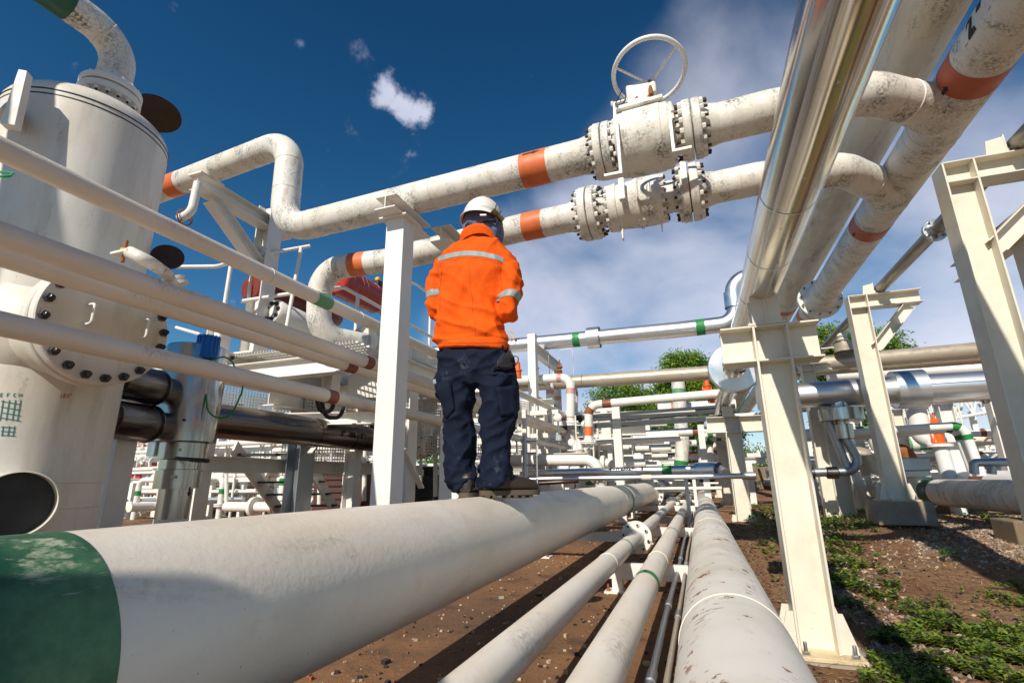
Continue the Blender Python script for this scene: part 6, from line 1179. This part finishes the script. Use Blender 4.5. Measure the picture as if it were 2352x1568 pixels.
def remesh(b, vox, smooth=4):
    me = bpy.data.meshes.new('tmp'); me.from_pydata(b.v, [], b.f); me.update(); o = bpy.data.objects.new('tmp', me); C.objects.link(o)
    md = o.modifiers.new('r', 'REMESH'); md.mode = 'VOXEL'; md.voxel_size = vox
    ms = o.modifiers.new('s', 'SMOOTH'); ms.factor = .5; ms.iterations = smooth
    dg = bpy.context.evaluated_depsgraph_get(); r_ = bpy.data.meshes.new_from_object(o.evaluated_get(dg)); bpy.data.objects.remove(o); return r_
def finish(me, fn, name, mat):
    me.update(); nrm = [v.normal.copy() for v in me.vertices]; o_ = WL[tw]
    for v, n in zip(me.vertices, nrm):
        d = fn(v.co.copy(), n) if fn else 0; v.co = v.co+n*d
    w = BVHTree.FromPolygons([v.co.copy() for v in me.vertices], [list(p.vertices) for p in me.polygons])
    for v in me.vertices: v.co = v.co-o_
    me.polygons.foreach_set('use_smooth', [True]*len(me.polygons)); me.materials.clear(); me.materials.append(M[mat]); me.name = name
    ob = bpy.data.objects.new(name, me); C.objects.link(ob); ob.parent = tw; WL[ob] = o_; return ob, w
def ridge(p, ax, s1, s2, off, sharp=1.):
    u_ = Vector(ax).normalized(); w_ = noise.noise(p*3+V(off, 0, 0))*.22; t_ = p.dot(u_); q = (p-u_*t_)*s1+u_*(t_*s2)+V(off, off*.3, w_*2)
    return 1-abs(noise.noise(q))*2.2
def fold(axs, amp):
    def f(p, n):
        d = 0
        for ax, s1, s2, off, w_ in axs: d += w_*max(-.4, ridge(p, ax, s1, s2, off))
        return amp*(d-.35)
    return f
# jacket
b = B(); J = secs_px([(545, 1070, 1140, .075, .02), (556, 1062, 1150, .09, .02), (572, 1040, 1164, .105, .02), (588, 1018, 1178, .115, .02), (604, 1008, 1186, .12, .02), (630, 1008, 1178, .13, .02), (665, 1010, 1158, .13, .02), (705, 1013, 1152, .128, .02), (745, 1008, 1156, .13, .02), (772, 1006, 1164, .135, .02), (786, 1009, 1168, .130, .02), (803, 1010, 1169, .126, .02), (808, 1012, 1167, .122, .02)])
loftb(b, densify(J)); 
arL = [(wx(1022, 610, .0), .060), (wx(1004, 640, .0), .062), (wx(1000, 680, -.02), .058), (wx(1003, 712, -.02), .062), (wx(1012, 718, .08), .056), (wx(1030, 705, .22), .045), (wx(1060, 690, .30), .038)]
arR = [(wx(1166, 612, .0), .062), (wx(1174, 645, .0), .066), (wx(1171, 682, -.02), .061), (wx(1169, 712, -.02), .062), (wx(1160, 720, .08), .056), (wx(1140, 706, .22), .045), (wx(1112, 692, .30), .038)]
limb(b, arL); limb(b, arR)
jm = remesh(b, .0085, 6); CZ = wx(1090, 700).z
def jf(p, n):
    d = .004*ridge(p, (.3, 0, 1), 16, 4, 1)+.015*max(0, ridge(p, (.75, 0, -.65), 9, 1.5, 7))**2+.012*max(0, ridge(p, (.6, 0, .8), 9, 1.6, 13))**2
    low = sm(-(p.z-CZ), -.15, .12); arm = sm(abs(p.x+1.085), .17, .21)
    d += arm*.011*max(0, ridge(p, (1, .2, -.35), 15, 4, 21))**2+low*.014*max(0, ridge(p, (.9, 0, -.4), 10, 2, 31))**2+.004*noise.noise(p*9)
    zh = wx(1090, 787).z; d = d*sm(p.z, zh-.005, zh+.03)+.016*(1-sm(p.z, zh-.005, zh+.03)); d -= .008*math.exp(-((p.z-zh)/.006)**2)
    return d-.019
jk, jb = finish(jm, jf, 'jacket', 'orange_cloth')
def patch(bvh, px_grid, name, mat, off=.002, part=None, label=None):
    """cloth strip lying on a garment: grid of spots, each dropped on the garment"""
    b = B(); vs = []; ok = True; rows = len(px_grid); cols = len(px_grid[0])
    for row in px_grid:
        for q in row:
            d_ = Vector(ray(*q)).normalized(); h = bvh.ray_cast(V(0, 0, 0), d_)
            if h[0] is None: h = bvh.find_nearest(d_*(at(q[0], q[1], Y=YW-.1).length))
            vs.append(h[0]+h[1]*off)
    b.add(vs, [(i*cols+j, i*cols+j+1, (i+1)*cols+j+1, (i+1)*cols+j) for i in range(rows-1) for j in range(cols-1)])
    ob = b.build(name, M[mat], part or tw, sharp=None, label=label); ob.data.polygons.foreach_set('use_smooth', [True]*len(ob.data.polygons)); return ob
def arc(x): return 597-15*math.sin(math.pi*max(0, min(1, (x-1006)/150)))**.8+(x-1080)*.01
xsn = [1007+i*3.05 for i in range(50)]
patch(jb, [[(x, arc(x)+w_) for x in xsn] for w_ in (-5.5, -2.75, 0, 2.75, 5.5)], 'back_stripe', 'reflective', .0025)
paint('seam_orange', (.42, .04, .001), .2, 0, 0, .9)
for nm_, ln_ in (('yoke_seam', [(x, arc(x)+10.5+1.2*math.sin(x*.2)) for x in xsn]), ('armhole_seam', [(1152-3*math.sin(k_*.25), 602+k_*4) for k_ in range(22)]), ('armhole_seam', [(1012+2*math.sin(k_*.3), 606+k_*4) for k_ in range(21)]), ('centre_seam', [(1076+k_*.5+1.5*math.sin(k_*.5), 608+k_*5) for k_ in range(34)]), ('hem_seam', [(1013+k_*3.1, 787.5+.6*math.sin(k_*.7)) for k_ in range(50)])):
    hz_ = nm_ in ('yoke_seam', 'hem_seam'); patch(jb, [[(x+(0 if hz_ else w_), y+(w_ if hz_ else 0)) for x, y in ln_] for w_ in (-.38, 0, .38)], nm_, 'seam_orange', .0012)
def sleeve_ring(arm, f, w_, name):
    i = 2; p0, p1 = arm[1][0], arm[3][0]; ax = (p1-p0).normalized(); c_ = p0.lerp(p1, f); u, v_, _ = frame(ax); vs = []; n = 40
    for j in range(5):
        cc = c_+ax*((j-2)/4*w_)
        for k in range(n):
            a = 2*math.pi*k/n; d_ = u*math.cos(a)+v_*math.sin(a); h = jb.ray_cast(cc+d_*.16, -d_, .16)
            vs.append((h[0]+h[1]*.0025) if h[0] is not None and (h[0]-cc).length < .085 else cc+d_*.058)
    b = B().add(vs, [(j*n+k, j*n+(k+1) % n, (j+1)*n+(k+1) % n, (j+1)*n+k) for j in range(4) for k in range(n)]); ob = b.build(name, M['reflective'], tw, sharp=None); ob.data.polygons.foreach_set('use_smooth', [True]*len(ob.data.polygons))
sleeve_ring(arL, .60, .038, 'sleeve_stripe'); sleeve_ring(arR, .60, .040, 'sleeve_stripe')
# stand-up collar
co = wx(1104, 548, .03); b = B(); vs = []
for j, (h, rx, ry, oy) in enumerate(((-.035, .105, .085, 0), (0, .100, .085, -.0), (.018, .098, .085, -.012), (.026, .102, .090, -.02), (.020, .108, .095, -.024), (.0, .112, .095, -.02), (-.035, .114, .095, -.01))):
    for k in range(40):
        a = 2*math.pi*k/40; vs.append(co+V(1.06*rx*math.cos(a), 1.12*ry*math.sin(a)+oy*(1 if math.sin(a) < 0 else -1), h+.018*math.cos(a*2+2.4)-.022*max(0, math.cos(a))+.004*math.sin(5*a)))
b.add(vs, [(j*40+k, j*40+(k+1) % 40, (j+1)*40+(k+1) % 40, (j+1)*40+k) for j in range(6) for k in range(40)]); ob = b.build('collar', M['orange_cloth'], tw, sharp=None); ob.data.polygons.foreach_set('use_smooth', [True]*len(ob.data.polygons))
# trousers
b = B(); loftb(b, densify(secs_px([(776, 1022, 1158, .10, .02), (790, 1018, 1162, .106, .02), (805, 1013, 1168, .112, .02), (828, 1006, 1180, .120, .02), (852, 1004, 1184, .122, .02), (874, 1004, 1185, .115, .02), (888, 1010, 1180, .10, .02)])))
loftb(b, densify(secs_px([(860, 1004, 1092, .11, .02), (895, 1001, 1089, .108, .02), (925, 1008, 1087, .100, .02), (950, 1018, 1085, .092, .02), (975, 1022, 1087, .088, .02), (1015, 1023, 1091, .090, .02), (1060, 1023, 1090, .088, .02), (1085, 1028, 1093, .086, .02), (1108, 1038, 1095, .082, .02), (1127, 1046, 1094, .075, .02)])))
loftb(b, densify(secs_px([(860, 1098, 1187, .11, .0), (895, 1101, 1187, .108, .0), (930, 1103, 1188, .103, .0), (958, 1104, 1190, .096, .0), (980, 1105, 1179, .09, .0), (1010, 1104, 1172, .088, .0), (1050, 1103, 1174, .086, .0), (1072, 1100, 1176, .088, .0), (1088, 1106, 1172, .084, .0), (1104, 1102, 1168, .082, .0), (1122, 1106, 1164, .074, .0)])))
tmh = remesh(b, .0085, 5)
kz = wx(1090, 985).z
def tf2(p, n):
    knee = math.exp(-((p.z-kz)/.14)**2); cuff = sm(-(p.z-wx(1090, 1060).z), -.02, .12); top = sm(p.z, wx(1090, 930).z, wx(1090, 860).z)
    return .010*max(0, ridge(p, (.9, 0, .3), 11, 3, 3))**2+(.012*knee+.020*cuff)*max(0, ridge(p, (1, .3, .15), 15, 4, 9))**2+.020*top*max(0, ridge(p, (.7, 0, -.7), 10, 1.8, 17))**2+.018*max(0, ridge(p, (.65, 0, .75), 10, 1.7, 27))**2+.005*noise.noise(p*8)-.018-.006*sm(p.z, kz-.25, kz)
tr, tb_ = finish(tmh, tf2, 'trousers', 'navy_cloth')
for nm, grid, lb_ in (('cargo_pocket', [(1003, 884), (1034, 878), (1046, 940), (1027, 962)], None), ('cargo_pocket', [(1140, 888), (1187, 884), (1190, 950), (1150, 958)], None)):
    g4 = [Vector(q) for q in grid]; rows = [[tuple((g4[0].lerp(g4[1], i/6)).lerp(g4[3].lerp(g4[2], i/6), j/6)) for i in range(7)] for j in range(7)]
    ob = patch(tb_, rows, nm, 'navy_cloth', .012); md = ob.modifiers.new('th', 'SOLIDIFY'); md.thickness = .012; md.offset = 1
pg = [[(1152+(x_-1152)*1.0+ (y_-806)*-.1, y_+6*math.sin((x_-1140)/40*math.pi)) for x_ in [1158-(y_-806)*.48+k_*(14+(y_-806)*.62)/6 for k_ in range(7)]] for y_ in range(806, 853, 6)]
ob = patch(tb_, pg, 'hanging_pouch', 'black_cloth', .02); md = ob.modifiers.new('th', 'SOLIDIFY'); md.thickness = .018; md.offset = -.5
B().sweep(fillet([wx(1178, 818, -.05), wx(1192, 818, -.05), wx(1188, 838, -.05), wx(1176, 834, -.05)], .03), .0025, 6).build('cord_loop', M['black_cloth'], tw)
B().box(wx(1009, 878, -.03), (.05, .07, .03)).build('pocket_wipe', M['reflective'], tw, bev=.008)
# boots
def boot(px_h, py, dirv, L, name='boot'):
    h = wx(px_h, py, -.02); d = Vector(dirv).normalized(); s = d.cross(ZA); b = B(); rows = []
    for f, w_, hh in ((-.12, .030, .085), (-.06, .038, .105), (.0, .040, .115), (.12, .041, .115), (.28, .041, .105), (.45, .043, .088), (.62, .048, .075), (.8, .048, .066), (.93, .038, .052), (1.0, .018, .034)):
        vs = []; c_ = h+d*(f*L)
        for k in range(16):
            a = 2*math.pi*k/16; z = .018+hh/2+hh/2*math.sin(a); ww = w_*abs(math.cos(a))**.6*(1 if math.cos(a) > 0 else -1)*(1-.18*max(0, math.sin(a))); vs.append(c_+s*ww+V(0, 0, z))
        rows.append(vs)
    b.add([p for r_ in rows for p in r_], [(i*16+k, i*16+(k+1) % 16, (i+1)*16+(k+1) % 16, (i+1)*16+k) for i in range(len(rows)-1) for k in range(16)]+[list(range(16))[::-1], list(range(144, 160))])
    bt = b.build(name, M['boot_leather'], tw, sharp=60); sb = B(); out = []
    for f, w_ in ((-.16, .022), (-.1, .036), (.0, .043), (.3, .040), (.5, .045), (.7, .051), (.86, .048), (.97, .034), (1.02, .012)): out.append((f, w_))
    pts = [h+d*(f*L)+s*w_ for f, w_ in out]+[h+d*(f*L)-s*w_ for f, w_ in out[::-1]]; sb.plate([p+V(0, 0, -.002) for p in pts], V(0, 0, .026))
    for f in (-.05, .08, .35, .5, .65, .8): sb.box(h+d*(f*L)+V(0, 0, -.008), (.088, .022, .016), (s, d, ZA))
    sb.build('sole', M['boot_sole'], bt, bev=.002); B().sweep([h+d*(.22*L)+s*.038+V(0, 0, .05), h+d*(.24*L)+s*.034+V(0, 0, .12)], .003, 6).build('orange_tab', M['orange_cloth'], bt)
boot(1072, 1142, (-.12, 1, 0), .26); boot(1122, 1137, (.80, .62, 0), .27)
# body: head, neck, trunk, limbs and hands as one surface under the clothes
b = B(); hc = wx(1108, 510, .04); b.ell(hc, (.075, .095, .115), 24, 16); b.ell(hc+V(-.03, .095, -.015), (.012, .022, .022), 10, 8); b.ell(hc+V(-.028, .09, -.06), (.028, .014, .012), 10, 8)
for s_ in (-1, 1): b.ell(hc+V(s_*.076, .0, -.01), (.010, .022, .032), 10, 8); b.ell(hc+V(-.03+s_*.03, .086, .008), (.014, .008, .008), 8, 6)
b.cyl(wx(1104, 575, .03), hc, .062, .055, 18); loftb(b, secs_px([(565, 1075, 1135, .06, .02), (600, 1045, 1150, .075, .02), (700, 1038, 1128, .075, .02), (800, 1042, 1138, .07, .02), (870, 1040, 1146, .065, .02)]), 24)
limb(b, [(p, r_*.7) for p, r_ in arL], 14); limb(b, [(p, r_*.7) for p, r_ in arR], 14)
for xs_ in ((1048, 1054, 1058, 1068), (1142, 1140, 1138, 1134)): limb(b, [(wx(xs_[0], 865, .02), .055), (wx(xs_[1], 980, .02), .042), (wx(xs_[2], 1060, .02), .036), (wx(xs_[3], 1108, .02), .028)], 14)
for s_, arm in ((1, arL), (-1, arR)):
    wv = arm[-1][0]; d = (arm[-1][0]-arm[-2][0]).normalized(); sd = d.cross(ZA).normalized(); upv = sd.cross(d)
    b.ell(wv+d*.05, (.018, .05, .042), 14, 10, (sd, d, upv))
    for k, (L_, z_) in enumerate(((.070, .030), (.080, .011), (.075, -.009), (.060, -.027))):
        a_ = wv+d*.085+upv*z_; m1 = a_+d*L_*.5+sd*s_*.008; m2 = m1+d*L_*.32+sd*s_*.028; m3 = m2+sd*s_*.022-d*.004; b.sweep(fillet([a_-d*.02, m1, m2, m3], .02, 4), .0088, 8)
    a_ = wv+d*.03+upv*.03; b.sweep(fillet([a_, a_+upv*.03+d*.025+sd*s_*.008, a_+upv*.034+d*.062+sd*s_*.018], .02, 4), .0105, 8)
bm_ = remesh(b, .006, 2); finish(bm_, None, 'body', 'skin')
# hood cloth
b = B(); hs_ = secs_px([(486, 1072, 1144, .09, .035), (503, 1067, 1149, .105, .03), (520, 1068, 1151, .108, .025), (536, 1070, 1152, .104, .025), (548, 1074, 1150, .09, .03), (562, 1078, 1144, .072, .03)]); loftb(b, densify(hs_), 36, 2.1)
hm = remesh(b, .006, 2); finish(hm, lambda p, n: .008*max(0, ridge(p, (-.5, .1, .85), 12, 4, 5))+.006*max(0, ridge(p, (.2, 0, 1), 18, 4, 8))-.004, 'hood', 'hood_cloth')
B().sweep([wx(1068+(i*6.3), 508+3*math.sin(i*.4), -.055-.018*math.sin(math.pi*i/13)) for i in range(14)], .008, 10).build('head_strap', M['black_cloth'], tw)
q = wx(1080, 524, -.055); B().lathe(q, V(-.5, -.85, -.1), [(-.03, 0), (-.03, .03), (0, .034), (.018, .034), (.022, .028), (.022, .020), (.012, .018), (.012, 0)], 24, False).build('filter_can', M['black_bolt'], tw); B().box(wx(1094, 523, -.06), (.07, .04, .035)).build('mask_valve', M['dark'], tw, bev=.01)
# helmet
ht = wx(1107, 505, .02); ax_z = V(.10, .10, 1).normalized(); fwd = V(-.35, 1, .05); fwd = (fwd-ax_z*fwd.dot(ax_z)).normalized(); rt = fwd.cross(ax_z)
hb = B(); prof = [(math.cos(R(a)), math.sin(R(a))) for a in range(0, 91, 6)]; vs = []; n = 56
for cr, sr in prof:
    for k in range(n):
        a = 2*math.pi*k/n; rx, ry = .116, .137; c_ = math.cos(a)*rx*cr; s__ = math.sin(a)*ry*cr; z = .132*sr**.9; z += .0045*math.exp(-((math.cos(a)*cr)/.16)**2)*(1 if sr > .3 else sr/.3)
        vs.append(ht+rt*c_+fwd*s__+ax_z*z)
hb.add(vs, [(j*n+k, j*n+(k+1) % n, (j+1)*n+(k+1) % n, (j+1)*n+k) for j in range(len(prof)-1) for k in range(n)])
helm = hb.build('helmet', M['helmet_white'], tw, sharp=60); md = helm.modifiers.new('th', 'SOLIDIFY'); md.thickness = .004; md.offset = -1
hb = B(); vs = []
for rr_, dz in ((1.0, .004), (1.0, -.006), (1.07, -.012), (1.13, -.020), (1.13, -.024), (1.06, -.018), (.985, -.010)):
    for k in range(n):
        a = 2*math.pi*k/n; pk_ = max(0, math.sin(a))**4*.035*(rr_ > 1.02); bk = max(0, -math.sin(a))**2*.010*(rr_ > 1.02); vs.append(ht+rt*(math.cos(a)*.116*rr_)+fwd*(math.sin(a)*(.137*rr_+pk_))+ax_z*(dz-bk))
hb.add(vs, [(j*n+k, j*n+(k+1) % n, (j+1)*n+(k+1) % n, (j+1)*n+k) for j in range(6) for k in range(n)]); hb.build('brim', M['helmet_white'], helm, sharp=60)
def onh(px, py, dy=-.11): return wx(px, py, dy)
B().box(onh(1110, 494, -.112), (.04, .010, .012), (V(1, .1, -.12).normalized(), YA, ZA)).build('side_clip', M['helmet_white'], helm, bev=.004)
l0, l1 = onh(1131, 483, -.10), onh(1156, 506, -.05); B().lathe(l0, l1-l0, [(0, .0), (0, .012), (-.001, .016), (.03, .0165), (.035, .0125), (.075, .0125), (.08, .0145), ((l1-l0).length, .0145), ((l1-l0).length, 0)], 20, False).build('helmet_torch', M['olive_metal'], helm); B().lathe(l0, l0-l1, [(.002, .0), (.002, .010)], 16, False).build('torch_lens', M['alu'], helm)
B().sweep([onh(1140, 470, -.06), onh(1136, 490, -.085), onh(1144, 512, -.075)], .0035, 6).sweep([onh(1150, 485, -.05), onh(1141, 512, -.08)], .003, 6).build('torch_strap', M['black_cloth'], helm)
q = wx(1194, 668, .06); B().cyl(q-V(.03, 0, .04), q+V(.004, 0, .010), .005, n=8).build('pen', M['blue_plastic'], label='small blue pen showing at the edge of the worker\'s right sleeve', cat='pen')
